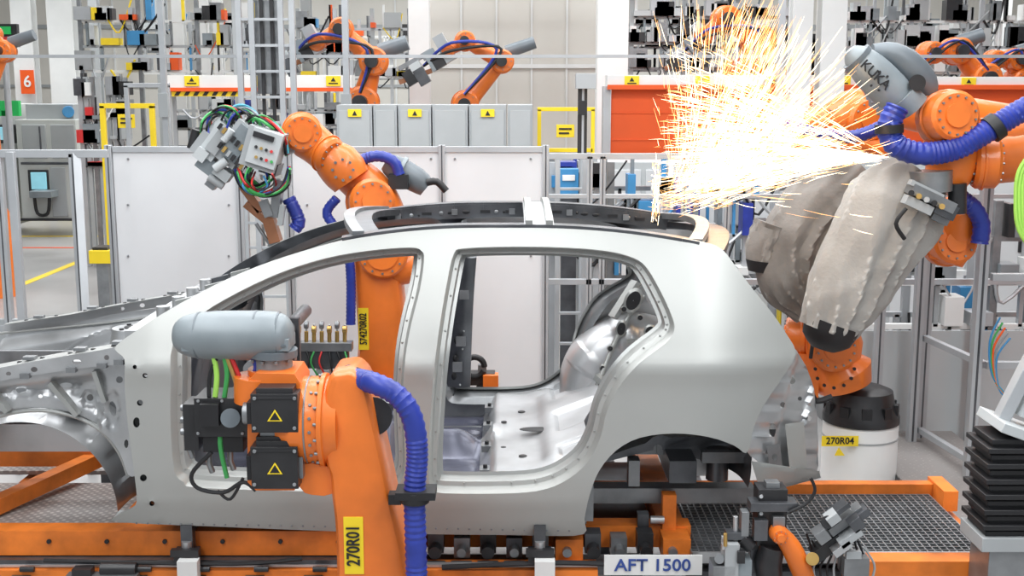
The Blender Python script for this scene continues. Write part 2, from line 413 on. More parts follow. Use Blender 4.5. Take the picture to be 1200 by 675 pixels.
car.box((rx-.02,CW/2,1.16),(.05,CW-.70,.28),GALV);car.box((rx-.02,CW/2,1.02),(.08,CW-.7,.1),MSTL);car.box((rx-.04,CW/2,1.31),(.10,CW-.8,.03),BODY2)
for yy in(.5,1.26): car.box((rx-.3,yy,1.0),(.7,.1,.12),MSTL)
car.box((.75,CW/2,.93),(.12,1.3,.1),DSTL);car.box((.65,.62,.96),(.25,.3,.05),MSTL)
car.cyl((.92,.35,.86),(.92,.35,1.0),.05,DSTL);car.box((.88,.45,.90),(.14,.06,.10),GALV);car.box((.55,.40,.88),(.05,.08,.12),MSTL);car.box((.95,.30,.98),(.22,.04,.05),MSTL)
# ------- front structure
def ribs(u,v):
    t=v-(478-.16*u)          # distance below the rail line
    d=.045*sst(-28,-8,t)*(1-sst(108,125,u))          # panel steps inboard under the rail
    d-=.022*sst(14,8,abs(math.hypot(u-31,v-600)-128))*(1-sst(118,132,u))
    for (cu,cv,w,h) in ((22,462,16,7),(72,455,18,7),(132,480,8,22),(100,470,9,9)):
        q_=math.hypot((u-cu)/w,(v-cv)/h);d+=.014*(1-sst(.8,1.15,q_))
    return d
sheet([(-160,478),(-80,462),(0,442),(60,434),(110,426),(148,420),(152,455),(156,500),(160,552),(150,556),(140,530),(120,505),(90,488),(50,480),(10,484),(-30,500),(-60,530),(-75,570),(-160,570)],[ell(20,460,6,3),ell(72,455,7,3.5),ell(131,480,4,9,-10),ell(100,470,4,4),ell(140,445,4,4),ell(148,520,2.5,5),ell(45,466,2.5,2)],GALV,.17,0,4,0,8,ef=ribs)
sheet([(-160,458),(-60,443),(0,431),(60,420),(120,410),(150,405),(152,424),(100,431),(30,441),(0,447),(-60,461),(-160,478)],[ell(40,433,4,3),ell(90,424,5,3),ell(125,419,3,3),ell(10,438,3,2.5)],GALV,.13,0,6,0,9)
arc=[(-75,572),(-60,532),(-30,501),(10,485),(50,481),(90,489),(120,506),(140,531),(150,557)]
for y_ in (.185,CW-.185):
    ap=[P(u,v,.185) for u,v in arc];car.tube([Vector((p.x,y_,p.z)) for p in ap],.009,BODY2,8,4)
    ap=[P(u,v+2,.185) for u,v in ((-160,466),(0,450),(60,442),(120,433),(150,428))];car.tube([Vector((p.x,y_,p.z)) for p in ap],.007,BODY2,8,3)
for (a_,b_) in (((60,448),(92,486)),((112,434),(124,470)),((-10,456),(10,482))):
    car.beam(P(*a_,.17),P(*b_,.17),.05,.02,BODY2)
for u,v in ((30,440),(84,433),(120,428),(140,424)): car.box(P(u,v,.13),(.04,.03,.022),MSTL)
for sg,yo in ((1,.13),(-1,CW-.13)):
    tp=[P(u,v,.13) for u,v in ((-160,458),(-60,443),(0,431),(60,420),(120,410),(150,405))]
    tp=[Vector((p.x,p.y if sg>0 else CW-p.y,p.z)) for p in tp]
    car.faces(tp+[p+Vector((0,sg*.09,.003)) for p in tp],[(i,i+1,i+7,i+6) for i in range(5)],BODY2)
    for a,b in zip(tp,tp[1:]):
        for t in (.3,.75):
            p=a.lerp(b,t)+Vector((0,sg*.045,.003));car.sph(p,(.012,.010,.004),BLK,seg=10)
        p=a.lerp(b,.5)+Vector((0,sg*.05,.012));car.box(p,(.05,.04,.014),MSTL)
fx=P(31,600,.2)
for (yo,sg) in((.2,1),(CW-.2,-1)):
    vs=[];n=100;k=12
    for j in range(k+1):
        for i in range(n+1):
            a=math.pi*(.0+1.0*i/n);yy=yo+sg*.40*j/k;rr=.40+.05*sst(.3,.9,j/k)
            e=.016*sst(.1,.4,math.sin(a*11))*sst(.1,.25,j/k)*(1-sst(.8,.95,j/k))
            vs.append(Vector((fx.x+(rr+e)*math.cos(a),yy,fx.z+(rr+e)*math.sin(a)*1.02)))
    car.faces(vs,[(j*(n+1)+i,j*(n+1)+i+1,(j+1)*(n+1)+i+1,(j+1)*(n+1)+i) for j in range(k) for i in range(n)],GALV)
    car.box((fx.x,yo+sg*.41,1.12),(1.3,.02,.30),MSTL)
    car.cyl((fx.x+.15,yo+sg*.26,1.2),(fx.x+.15,yo+sg*.26,1.36),.13,GALV,.10);car.cyl((fx.x+.15,yo+sg*.26,1.36),(fx.x+.15,yo+sg*.26,1.365),.04,BLK)
    for k in range(3): a=k*2.09;car.cyl((fx.x+.15+.07*math.cos(a),yo+sg*.26+.07*math.sin(a),1.36),(fx.x+.15+.07*math.cos(a),yo+sg*.26+.07*math.sin(a),1.367),.012,BLK,seg=10)
    car.box((-2.1,yo+sg*.36,1.0),(1.5,.09,.13),GALV)
    car.box((-1.6,yo+sg*.14,1.0),(.05,.2,.3),MSTL)
vs=[];n=60
for i in range(n+1):
    for j in range(16):
        y=.15+1.46*i/n;z=.82+.66*j/15;p=Vector((-1.38-.08*math.sin(j/15*3)+.015*sst(.1,.5,math.sin(y*16)),y,z));vs.append(p)
car.faces(vs,[(i*16+j,(i+1)*16+j,(i+1)*16+j+1,i*16+j+1) for i in range(n) for j in range(15)],DSTL)
car.box((-1.5,CW/2,1.54),(.22,CW-.3,.08),MSTL,(0,-14,0));car.box((-1.62,CW/2,1.55),(.05,CW-.34,.05),GALV);car.box((-1.36,CW/2,1.60),(.07,CW-.36,.035),GALV)
for k in range(12): car.box((-1.5+(k%3)*.03,.32+k*.105,1.60+.01*(k%2)),(.10,.04,.03+.02*(k%2)),[GALV,DSTL,MSTL,BODY2][k%4],(0,-14,0))
for k in range(4): car.cyl((-1.56,.45+k*.25,1.57),(-1.56,.45+k*.25,1.63),.03,GALV,seg=14)
car.cyl((-1.12,.2,1.4),(-1.12,1.56,1.4),.035,MSTL)
for yy in (.5,.8,1.1): car.box((-1.12,yy,1.3),(.1,.04,.3),DSTL)
car.done(ang=40)

# ================================================================= ROBOTS
def label(o,txt,u0,v0,u1,v1,y,vert=True):
    o.bx(u0,v0,u1,v1,y,.004,YEL)
    c=P((u0+u1)/2,(v0+v1)/2,y-.003)
    w=(u1-u0)*S(y);h=(v1-v0)*S(y)
    if vert: o.text(txt,c,w*1.0,BLK,(90,-90,0),min(1.4,h/(len(txt)*w*.60)*.92))
    else: o.text(txt,c,h*1.0,BLK,(90,0,0),min(1.3,w/(len(txt)*h*.60)*.92))
def shell(o,uv,y,d,m,ch=.03):
    lp=smoothuv(uv,4);sets=[(ch*1.0,0),(ch*.4,ch*.25),(0,ch),(0,d-ch),(ch*.4,d-ch*.25),(ch,d)]
    vs=[];n=len(lp);px=S(y)
    for ins,dy in sets: vs+=[P(a,b,y)+Vector((0,dy,0)) for a,b in insetpx(lp,ins/px)]
    fs=[(k*n+i,k*n+(i+1)%n,(k+1)*n+(i+1)%n,(k+1)*n+i) for k in range(len(sets)-1) for i in range(n)]
    fs+=[tuple(range(n)),tuple((len(sets)-1)*n+i for i in range(n))]
    o.faces(vs,fs,m)
# ---- foreground robot
y0=-.72
r=B('industrial_robot')
shell(r,[(384,445),(400,437),(415,438),(428,455),(438,495),(450,550),(463,610),(474,660),(484,760),(395,760),(394,680),(392,620),(388,585),(386,560),(380,540),(376,490)],y0,.27,ORG,.03)
r.box(P(440,800,y0+.13),(.36,.4,.5),ORG)
xb=P(445,700,y0).x
r.cyl((xb,y0+.13,0),(xb,y0+.13,.3),.34,ORG,.3);r.cyl((xb,y0+.13,.3),(xb,y0+.13,.42),.24,BLK2)
def px(u,v,y=y0+.13): return P(u,v,y)
r.tube([px(330,492),px(342,492),px(348,492),px(378,492),px(379,492),px(384,492),px(385,492),px(400,492)],[.135,.150,.160,.160,.172,.172,.160,.150],ORG,36)
r.bolts(px(379,492),(-1,0,0),.166,18,.006,MSTL)
r.tube([px(363,492),px(365,492)],[.1625,.1625],MSTL,36)
for k in range(7):
    a=-.9+k*.3;c_=px(371,492)+Vector((0,-math.cos(a)*.160,math.sin(a)*.160));r.cyl(c_,c_+Vector((0,-math.cos(a)*.006,math.sin(a)*.006)),.006,MSTL,seg=8)
r.tube([px(302,440),px(302,470)],[.085,.085],ORG,20)
r.pp([(290,447),(300,437),(345,438),(352,450),(352,545),(345,575),(300,575),(290,565)],y0+.05,.2,ORG,0)
r.pp([(345,545),(388,548),(392,578),(365,580),(352,572)],y0+.04,.2,ORG,2)
for (v0,v1) in ((462,507),(524,573)):
    r.bx(294,v0,349,v1,y0-.03,.14,BLK2);r.bx(300,v0-7,343,v0,y0-.02,.1,BLK2);r.bx(289,v0+10,294,v1-10,y0-.01,.1,BLK)
    r.bx(300,v0+4,344,v0+6,y0-.034,.006,BLK);r.bx(349,v0+12,355,v1-12,y0,.08,MSTL)
    for uu in (298,345):
        for vv in (v0+5,v1-5): r.cyl(P(uu,vv,y0-.037),P(uu,vv,y0-.03),.007,MSTL,seg=8)
    t=[P(322,v0+18,y0-.034),P(313,v0+32,y0-.034),P(331,v0+32,y0-.034)];r.prism(t,(0,.003,0),YEL)
    t=[P(322,v0+21,y0-.036),P(316,v0+30.5,y0-.036),P(328,v0+30.5,y0-.036)];r.prism(t,(0,.002,0),BLK)
r.bx(305,507,340,524,y0,.1,MSTL);r.bx(300,512,345,518,y0-.01,.1,BLK2)
r.bx(228,467,290,512,y0+.1,.16,BLK2);r.bx(215,474,232,528,y0+.12,.12,BLK2);r.bx(238,512,285,530,y0+.12,.12,BLK);r.bx(234,474,256,500,y0+.07,.04,BLK)
for vv in (478,492,506): r.cyl(P(212,vv,y0+.16),P(228,vv,y0+.16),.012,MSTL)
r.cyl(P(270,490,y0+.07),P(270,490,y0+.12),.035,GRY);r.tube([P(286,484,y0+.05),P(294,484,y0+.05)],.04,MSTL,16)
for (uu,vv) in((245,535),(222,518),(270,532)): r.tube([P(uu,vv-10,y0+.15),P(uu,vv+8,y0+.14),P(uu+4,vv+18,y0+.15)],.011,MSTL,10)
for (uu,vv) in ((232,470),(260,470),(284,470),(232,508),(284,508)): r.cyl(P(uu,vv,y0+.092),P(uu,vv,y0+.1),.006,MSTL,seg=8)
yc=y0+.16
hp=[(203,.02),(207,.05),(220,.075),(250,.088),(290,.09),(318,.088),(334,.075),(342,.045),(344,.02)]
r.tube([P(u,393,yc) for u,_ in hp],[q for _,q in hp],LGRY,28,3,asp=1.05)
for u in (232,300,326): r.tube([P(u,393,yc),P(u+2.5,393,yc)],[.092 if u>240 and u<320 else .086]*2,GRY,28)
r.bx(212,398,338,412,yc-.07,.14,LGRY);r.bx(216,404,334,407,yc-.075,.15,GRY)
r.bx(250,374,280,377,yc-.05,.1,GRY)
r.tube([P(320,408,yc),P(320,417,yc)],.088,GRY,24);r.tube([P(320,416,yc),P(320,440,yc)],.07,LGRY,24)
r.cyl(P(320,432,yc),P(320,442,yc),.09,ORG)
r.bolts(P(320,418,yc),(0,0,-1),.08,10,.007,MSTL)
for (pts,m,rad) in (([(262,415),(266,440),(261,480),(258,520),(266,560)],GRN,.009),([(250,415),(254,440),(252,465)],LGRN,.010),([(268,412),(280,440),(288,465)],RED,.008),([(264,414),(274,440),(280,462)],BRS,.009),([(248,530),(225,555),(232,572),(262,577),(285,565),(300,575)],BLK,.008),([(285,560),(270,585),(255,575)],BLK,.006),([(290,410),(300,430),(292,445),(286,465)],BLUE,.009),([(256,414),(246,440),(245,465)],BLK,.008)):
    r.tube([P(u,v,y0+.12) for u,v in pts],rad,m,8,5)
r.tube([P(u,v,yy) for u,v,yy in ((410,443,y0+.1),(438,449,y0+.0),(466,464,y0-.03),(483,490,y0-.04),(489,530,y0-.04),(486,575,y0-.04),(487,630,y0-.04),(489,700,y0-.04),(492,800,y0-.04))],.040,BLUE,18,8,corr=.022)
r.tube([P(486,575,y0-.04),P(486,588,y0-.04)],.052,BLK,18);r.bx(463,578,510,587,y0-.09,.1,BLK)
r.bx(455,580,470,592,y0-.03,.05,BLK)
r.cyl(P(408,441,y0+.12),P(418,446,y0+.08),.046,BLK)
r.cyl(P(437,488,y0+.08),P(437,488,y0+.32),.07,BLK2)
label(r,'270R01',403,606,426,673,y0-.004)
r.done(.004)
# ---- robot behind the car (left)
y2=2.3
r=B('industrial_robot')
bx=P(450,400,y2).x
r.cyl((bx,y2+.15,0),(bx,y2+.15,.35),.34,ORG,.31);r.cyl((bx,y2+.15,.35),(bx,y2+.15,.45),.28,BLK2);r.cyl((bx,y2+.15,.45),(bx,y2+.15,.8),.28,ORG,.25)
shell(r,[(414,300),(426,288),(448,286),(462,296),(470,340),(474,400),(478,470),(466,500),(422,500),(416,450),(419,400),(415,340)],y2,.26,ORG,.04)
r.joint(P(452,292,y2+.14),(0,1,0),.16,.40,ORG)
r.tube([P(462,312,y2+.1),P(478,310,y2+.1),P(492,312,y2+.1)],[.12,.12,.08],ORG,24)
label(r,'574270R02',420,361,432,410,y2-.003)
fp=[(450,262,.15),(440,236,.145),(425,215,.13),(408,202,.115)]
r.tube([P(u,v,y2+.1) for u,v,q in fp],[q for *_,q in fp],ORG,24,4)
r.joint(P(434,236,y2+.0),(.25,-1,.1),.145,.24,ORG)
r.tube([P(412,212,y2),P(405,202,y2),P(396,192,y2),P(385,184,y2)],[.12,.135,.135,.115],ORG,28);r.bolts(P(402,199,y2-.13),(0,-1,0),.06,8,.009,MSTL)
r.tube([P(385,183,y2),P(370,170,y2),P(355,160,y2),P(342,158,y2)],[.11,.115,.12,.10],ORG,24,3)
r.joint(P(354,155,y2),(.2,-1,.0),.12,.26,ORG);r.joint(P(384,181,y2-.04),(.9,-.6,-.5),.12,.08,ORG)
r.cyl(P(348,162,y2-.05),P(330,170,y2-.05),.07,MSTL)
r.tube([P(452,190,y2+.15),P(462,196,y2+.15),P(488,211,y2+.15),P(500,220,y2+.15)],[.05,.078,.078,.06],GRY,20,2)
r.tube([P(468,198,y2+.13),P(472,200,y2+.13)],.085,LGRY,20)
r.tube([P(500,214,y2+.1),P(512,213,y2+.1),P(523,224,y2+.1)],.022,BLK,12,3);r.bx(455,205,478,222,y2+.02,.1,BLK2)
r.tube([P(u,v,y2+.05) for u,v in ((408,200),(425,187),(445,183),(462,190),(468,205))],.035,BLUE,14,6,corr=.024)
r.tube([P(u,v,y2-.1) for u,v in ((338,232),(350,258),(345,268))],.042,BLUE,14,6,corr=.024)
r.tube([P(u,v,y2-.05) for u,v in ((395,232),(383,250),(396,272),(410,310),(411,380))],.03,BLUE,14,6,corr=.024)
# --- weld gun tool
yt=y2-.15
def PB(u,v,dy=0): return P(u,v,yt+dy)
T1=(0,18,0);T2=(0,38,0)
r.box(PB(310,174,-.06),(.20,.2,.23),GRYC,T1);r.box(PB(310,174,-.17),(.17,.03,.20),PALE,T1);r.box(PB(309,160,-.19),(.12,.02,.03),BLK2,T1)
for k in range(4):
    for j in range(2): r.cyl(PB(300+k*6,172+k*1.9+j*12,-.18),PB(300+k*6,172+k*1.9+j*12,-.20),.009,[BLK,BRS,BLK,RED,GRN][(k+j)%5],seg=10)
r.box(PB(280,168),(.14,.18,.26),GRYC,T2);r.box(PB(279,168,-.10),(.10,.04,.21),LGRY,T2);r.box(PB(256,165),(.10,.16,.22),PALE,T2);r.box(PB(256,165,-.09),(.07,.03,.16),GRYC,T2)
r.box(PB(240,168),(.08,.14,.14),GRYC,T2);r.box(PB(246,193),(.12,.13,.09),LGRY,T2);r.box(PB(236,181,-.08),(.07,.04,.07),PALE,T2)
r.box(PB(262,203,-.05),(.10,.1,.06),GRYC,T2);r.box(PB(252,211,.0),(.06,.08,.10),MSTL,T2)
r.cyl(PB(262,140),PB(246,158),.032,PALE);r.cyl(PB(230,152),PB(224,174),.025,BLK2);r.cyl(PB(252,198,-.1),PB(266,188,-.1),.026,PALE);r.cyl(PB(245,207,-.05),PB(262,218,-.05),.026,GRYC);r.cyl(PB(272,152,-.12),PB(262,165,-.12),.022,PALE)
r.box(PB(290,207),(.22,.12,.045),LGRY,T2);r.box(PB(318,196),(.1,.18,.07),BLK2,T1)
r.box(PB(325,232),(.05,.1,.22),MSTL,(0,10,0));r.box(PB(303,250),(.18,.08,.04),COP,(0,40,0));r.box(PB(319,268),(.065,.09,.16),COP,(0,-15,0));r.box(PB(322,286),(.07,.07,.03),MSTL,(0,10,0))
r.box(PB(296,232),(.045,.08,.18),COP,(0,-35,0));r.cyl(PB(300,262),PB(320,292),.011,MSTL);r.box(PB(312,244,-.05),(.05,.04,.10),MSTL,(0,-20,0));r.box(PB(330,252,-.04),(.03,.05,.12),GRYC,(0,10,0))
for k in range(16):
    r.box(PB(258+(k%8)*5,148+(k%8)*5+(k//8)*22,-.13),(.018,.02,.035),[BLK2,BRS,GRYC,BLK2][k%4],T2)
cols=[GRN,BLK,GRN,BLUE,BLK,RED,BLK,mat('cyan_cable',(.05,.3,.42)),BLK,LGRY]
for k in range(22):
    a=R(-8,8);b=R(-6,6)
    if k%3==0: pts=[(244+a,160+b),(244+a,142+b),(256+a,130+b),(272+a,134+b),(282+a,152+b)]
    elif k%3==1: pts=[(262+a,148+b),(270+a,132+b),(284+a,128+b*.8),(298+a,138+b),(308+a,156+b)]
    else: pts=[(290+a,148+b),(300+a,140+b),(316+a,148+b),(332+a*.4,164+b),(336+a*.3,184+b)]
    r.tube([PB(p,max(117,q_),R(-.10,.06)) for p,q_ in pts],R(.005,.009),cols[k%len(cols)],6,5)
for k in range(13):
    a=R(-6,6);b=R(-6,6)
    if k%2: pts=[(276+a,200+b),(284+a,218+b),(300+a,228+b),(320+a,226+b),(334+a,214+b),(338+a*.4,198+b)]
    else: pts=[(294+a,198+b),(290+a,212+b*1.2),(302+a,222+b),(318+a,214+b),(314+a,200+b)]
    r.tube([PB(p,q_,R(-.2,-.02)) for p,q_ in pts],R(.005,.009),[GRN,BLK,BLUE,GRN,RED,BLK,CYN][k%7],6,5)
r.done(.003)
# ---- right robot with canvas covers, on pedestal
y4=2.35
r=B('industrial_robot')
yb=2.6
cx=P(1005,560,yb).x
zt=P(1005,492,yb).z
r.tube([(cx,yb,0),(cx,yb,zt-.02),(cx,yb,zt)],[.235,.235,.225],WHT2,40);r.tube([(cx,yb,zt-.1),(cx,yb,zt-.09)],.24,GRYC,40)
r.tube([(cx,yb,zt),(cx,yb,zt+.04),(cx,yb,zt+.1),(cx,yb,zt+.2),(cx,yb,zt+.22)],[.24,.24,.21,.19,.14],BLK2,36)
for k in range(10):
    a=k*.628+.2;r.box((cx+.2*math.cos(a),yb+.2*math.sin(a),zt+.08),(.06,.06,.09),BLK,(0,0,math.degrees(a)))
label(r,'270R04',963,511,1006,523,yb-.25,False)
t=[P(983,524,yb-.245),P(978,534,yb-.245),P(990,534,yb-.245)];r.prism(t,(0,.004,0),YEL)
def q4(u,v,y=y4): return P(u,v,y)
ybb=yb-.05
r.tube([q4(990,452,ybb),q4(985,435,ybb),q4(978,425,ybb),q4(975,405,ybb),q4(972,378,ybb)],[.17,.2,.17,.19,.16],ORG,28)
r.joint(q4(975,405,ybb-.12),(0,-1,0),.16,.2,ORG,14);r.joint(q4(950,395,ybb),(1,-.3,0),.13,.3,ORG)
r.bx(935,415,960,470,ybb-.1,.1,ORG);r.tube([q4(950,460,2.3),q4(957,470,2.3),q4(975,465,2.3)],.02,BLK,8,3)
r.bolts(q4(978,432,ybb-.2),(0,-1,0),.12,12,.011,BLK)
ca=[(1080,204,34),(1066,222,50),(1050,246,60),(1030,276,58),(1010,308,52),(994,340,48),(980,368,42),(972,388,35)]
r.tube([q4(u,v,2.0) for u,v,_ in ca],[k*S(2.0) for *_,k in ca],CANV,80,8,asp=.62,wr=.006,wf=3,fold=.017)
r.tube([q4(976,378,2.0),q4(968,398,2.0),q4(964,409,2.0)],[.165,.145,.07],BLK,24,2,asp=.7)
cb=[(1012,200,24),(990,222,38),(962,245,43),(938,272,42),(925,300,39),(926,328,35),(938,352,26),(948,370,14)]
r.tube([q4(u,v,2.45) for u,v,_ in cb],[k*S(2.45) for *_,k in cb],CANV2,64,8,asp=.75,wr=.01,wf=3,fold=.018)
r.tube([q4(903,262,2.42),q4(893,290,2.42),q4(888,318,2.42)],[.10,.10,.05],CANV2,28,4,fold=.012)
r.tube([q4(890,305,2.42),q4(888,318,2.42)],[.085,.06],BLK,20,1)
r.tube([q4(965,345,2.3),q4(955,385,2.3),q4(950,420,2.3)],.012,BLK,8,3)
yw=2.0
r.sph(q4(1110,140,yw),(.17,.17,.17),ORG);r.joint(q4(1110,137,yw-.1),(.1,-1,.1),.15,.24,ORG,14)
r.tube([q4(1112,160,yw),q4(1115,185,yw),q4(1110,205,yw),q4(1100,220,yw)],[.14,.15,.13,.11],ORG,24,3)
r.tube([q4(1120,190,yw+.1),q4(1160,185,yw+.1),q4(1200,180,yw+.1),q4(1290,150,yw+.1),q4(1400,200,yw+.1)],[.13,.15,.15,.17,.18],ORG,24,3)
r.joint(q4(1155,190,yw),(1,-.2,0),.16,.14,ORG)
r.tube([q4(1150,165,yw+.15),q4(1210,158,yw+.15)],[.13,.15],ORG,20)
r.joint(q4(1112,285,yw+.3),(0,-1,.2),.14,.25,ORG)
r.tube([q4(1125,240,yw+.2),q4(1118,275,yw+.3),q4(1108,308,yw+.3)],[.1,.14,.1],ORG,20,3)
mp=[(996,58,.035),(1003,66,.075),(1017,80,.10),(1034,97,.108),(1050,112,.10),(1060,122,.07)]
r.tube([q4(u,v,yw) for u,v,_ in mp],[q for *_,q in mp],LGRY,28,4,asp=1.)
r.tube([q4(1003,66,yw),q4(1007,70,yw)],.09,GRY,28)
r.tube([q4(1022,62,yw+.05),q4(1045,64,yw+.05),q4(1066,78,yw+.05),q4(1082,98,yw+.05),q4(1085,112,yw+.05)],[.05,.07,.085,.08,.06],GRY,24,3)
r.tube([q4(1058,112,yw-.04),q4(1072,126,yw-.04)],[.085,.085],LGRY,24);r.cyl(q4(1075,97,yw-.05),q4(1075,97,yw-.12),.045,BLK)
r.bolts(q4(1030,95,yw-.105),(0,-1,0),.05,6,.007,BLK)
r.text('KUKA',q4(1026,88,yw-.115),.075,BLK,(90,42,0))
r.box(q4(1090,232,yw-.2),(.26,.14,.06),MSTL,(0,25,0));r.box(q4(1075,240,yw-.24),(.16,.08,.05),GRYC,(0,25,0));r.box(q4(1105,245,yw-.2),(.12,.12,.08),DSTL,(0,25,0));r.box(q4(1085,222,yw-.22),(.2,.06,.03),GRYC,(0,25,0));r.box(q4(1100,255,yw-.16),(.10,.08,.05),MSTL,(0,25,0))
for k in range(5): r.cyl(q4(1068+k*9,226+k*4,yw-.3),q4(1068+k*9,226+k*4,yw-.26),.016,[BLK,BRS,GRYC][k%3],seg=12)
r.cyl(q4(1090,200,yw-.1),q4(1090,224,yw-.1),.12,MSTL);r.cyl(q4(1122,215,yw-.12),q4(1122,250,yw-.12),.05,BLK2)
r.tube([q4(1062,244,yw-.26),q4(1050,262,yw-.26),q4(1060,280,yw-.24)],.012,BLK,8,4)
r.tube([q4(u,v,yw-.2) for u,v in ((1052,125),(1042,148),(1050,170),(1080,180),(1120,174),(1160,152),(1200,128),(1260,100))],.066,BLUE,20,8,corr=.03)
r.tube([q4(1042,146,yw-.2),q4(1042,156,yw-.2)],.078,BLK,18);r.tube([q4(1160,153,yw-.2),q4(1170,146,yw-.2)],.078,BLK,18)
r.tube([q4(u,v,yw+.1) for u,v in ((1120,228),(1140,243),(1150,262),(1148,285))],.052,BLUE,16,6,corr=.03)
r.tube([q4(u,v,yw+.6) for u,v in ((900,142),(930,148),(960,157),(1000,160),(1030,150))],.042,BLUE,14,6,corr=.03)
for k in range(3): r.tube([q4(u+k*4,v,yw-.3) for u,v in ((1215,170),(1194,200),(1190,235),(1194,270),(1215,300))],.011,LGRN,8,5)
z_=q4(1400,200,yw+.1);r.tube([(z_.x,z_.y,0),(z_.x,z_.y,.9),(z_.x,z_.y,z_.z)],[.36,.26,.2],ORG,24)
r.done(.004)
r=B('industrial_robot')
yk=3.1
r.joint(P(1005,140,yk),(.3,-1,0),.16,.3,ORG);r.tube([P(950,150,yk),P(975,142,yk),P(1005,132,yk),P(1045,125,yk)],[.1,.14,.16,.12],ORG,24,3)
r.joint(P(960,145,yk-.05),(1,-.3,.2),.12,.16,ORG);r.tube([P(1045,125,yk),P(1100,135,yk),P(1180,150,yk+.2),P(1280,170,yk+.5),P(1370,200,yk+.6)],[.12,.14,.16,.17,.2],ORG,24,3)
zq=P(1370,200,yk+.6);r.tube([(zq.x,zq.y,0),(zq.x,zq.y,.9),zq],[.34,.28,.24],ORG,24)
r.tube([P(930,165,yk-.1),P(960,170,yk-.1),P(1000,168,yk-.1),P(1040,175,yk-.1)],.05,ORG,16,3)
r.bx(1015,105,1045,135,yk-.15,.15,GRY)
r.done(.004)
def smallrobot(pts,y,rad=.14):
    r=B('industrial_robot')
    P3=[P(u,v,y) for u,v in pts];n=len(P3)
    for i in range(n-1):
        a,b=P3[i],P3[i+1];k=rad*(1-.13*i)
        r.tube([a,a.lerp(b,.25),a.lerp(b,.8),b],[k*.95,k*.75,k*.6,k*.7],ORG,16)
        r.joint(a,(0.1,-1,0),k*1.15,k*2.4,ORG,8);r.joint(b,(0.1,-1,0),k*.85,k*2.0,ORG,8)
        r.cyl(a+Vector((0,-k*1.3,0)),a+Vector((0,-k*1.9,0)),k*.5,BLK2)
    a=P3[0]
    r.tube([(a.x,a.y,0),(a.x,a.y,a.z*.4),(a.x,a.y,a.z*.45),(a.x,a.y,a.z)],[rad*1.9,rad*1.8,rad*1.3,rad*1.1],ORG,20)
    e=P3[-1];d=(P3[-1]-P3[-2]).normalized();rt=(0,-math.degrees(math.atan2(d.z,d.x)),0)
    for k in range(7):
        r.box(e+d*(.04+.07*k)+Vector((0,0,[.05,-.06,.0,.09,-.1,.03,-.04][k])),(.12,.18-.01*k,[.3,.12,.22,.08,.18,.1,.16][k]),[GRYC,BLK2,LGRY,MSTL,DSTL,PALE,BLK2][k],rt)
    r.beam(e+d*.2+Vector((0,0,.1)),e+d*.6+Vector((0,0,.12)),.05,.05,MSTL);r.beam(e+d*.2+Vector((0,0,-.1)),e+d*.6+Vector((0,0,-.02)),.05,.05,COP)
    for k in range(2):
        r.tube([P3[0]+Vector((0,-.2,.1)),P3[1]+Vector((-.05*k,-.2,.12)),P3[-1]+Vector((.05,-.2,.08*k)),e+d*.3],.016,[BLK,BLUE][k],8,6)
    m=P3[1];r.tube([m+Vector((.05,.1,.1)),m+Vector((.35,.1,.2))],[rad*.55,rad*.5],GRY,14)
    r.done(.003)
smallrobot([(425,120),(438,72),(400,35),(372,50)],8,.16)
smallrobot([(545,122),(588,72),(545,48),(525,60)],8,.13)
smallrobot([(870,90),(888,48),(850,22),(825,42)],10,.19)
smallrobot([(1150,92),(1120,60),(1090,62),(1075,75)],10,.17)
smallrobot([(1195,95),(1190,70),(1165,70),(1150,82)],10.8,.15)
smallrobot([(-20,115),(4,60),(-10,40),(-20,50)],10,.14)

# ================================================================= CONVEYOR / FRAME
c=B('body_transport_conveyor')
def X(u,y=.1,v=620): return P(u,v,y).x
x0=-2.9
c.box(((x0+X(395))/2,.16,.65),(X(395)-x0,.1,.11),ORGF);c.box(((x0+X(395))/2,.13,.575),(X(395)-x0,.12,.03),DSTL);c.box(((x0+X(700))/2,.10,.52),(X(700)-x0,.12,.07),ORGF);c.box(((x0+X(700))/2,.08,.565),(X(700)-x0,.03,.012),GALV)
c.box((.0,.34,.61),(1.6,.1,.10),ORGF);c.box((-.2,.24,.50),(5.0,.16,.03),DSTL)
c.box((-.9,1.66,.66),(3.9,.12,.12),ORGF)
c.box(((X(985)+X(1190))/2,.03,.575),(X(1190)-X(985),.1,.09),ORGF);c.box((1.55,.05,.50),(1.6,.1,.05),DSTL)
for x in (-2.4,-1.62,-.6,.25,.72): c.box((x,.9,.6),(.12,1.5,.10),ORGF)
for x in (1.5,2.1): c.box((x,.45,.49),(.12,.8,.10),ORGF)
c.box((.70,.30,.71),(.06,.06,.2),ORGF);c.box((-1.67,.5,.72),(.06,.5,.06),ORGF)
c.beam((.35,.90,.62),(2.14,.90,.62),.06,.07,ORGF);c.beam((2.12,.72,.62),(2.12,.95,.62),.07,.10,ORGF)
c.beam((-2.9,.9,.80),(-1.55,.9,.80),.08,.10,ORGF);c.beam((-2.35,.25,.74),(-2.05,.9,.78),.07,.07,ORGF)
c.beam((-2.9,.30,.74),(-2.3,.30,.74),.07,.07,ORGF)
for x in (-2.2,-.9,.5): 
    for y in (.2,1.6): c.box((x,y,.27),(.14,.14,.54),DSTL);c.box((x,y,.01),(.25,.25,.02),MSTL)
for x in (1.2,2.0):
    for y in (.2,.75): c.box((x,y,.22),(.1,.1,.44),DSTL);c.box((x,y,.01),(.2,.2,.02),MSTL)
c.box((-2.15,.5,.685),(1.3,.55,.02),TREAD);c.box((-2.4,1.2,.68),(1.0,.45,.02),TREAD)
c.box((-.2,1.0,.54),(2.4,1.1,.02),DSTL)
gx0,gx1,gy0,gy1=.78,2.06,.10,.85
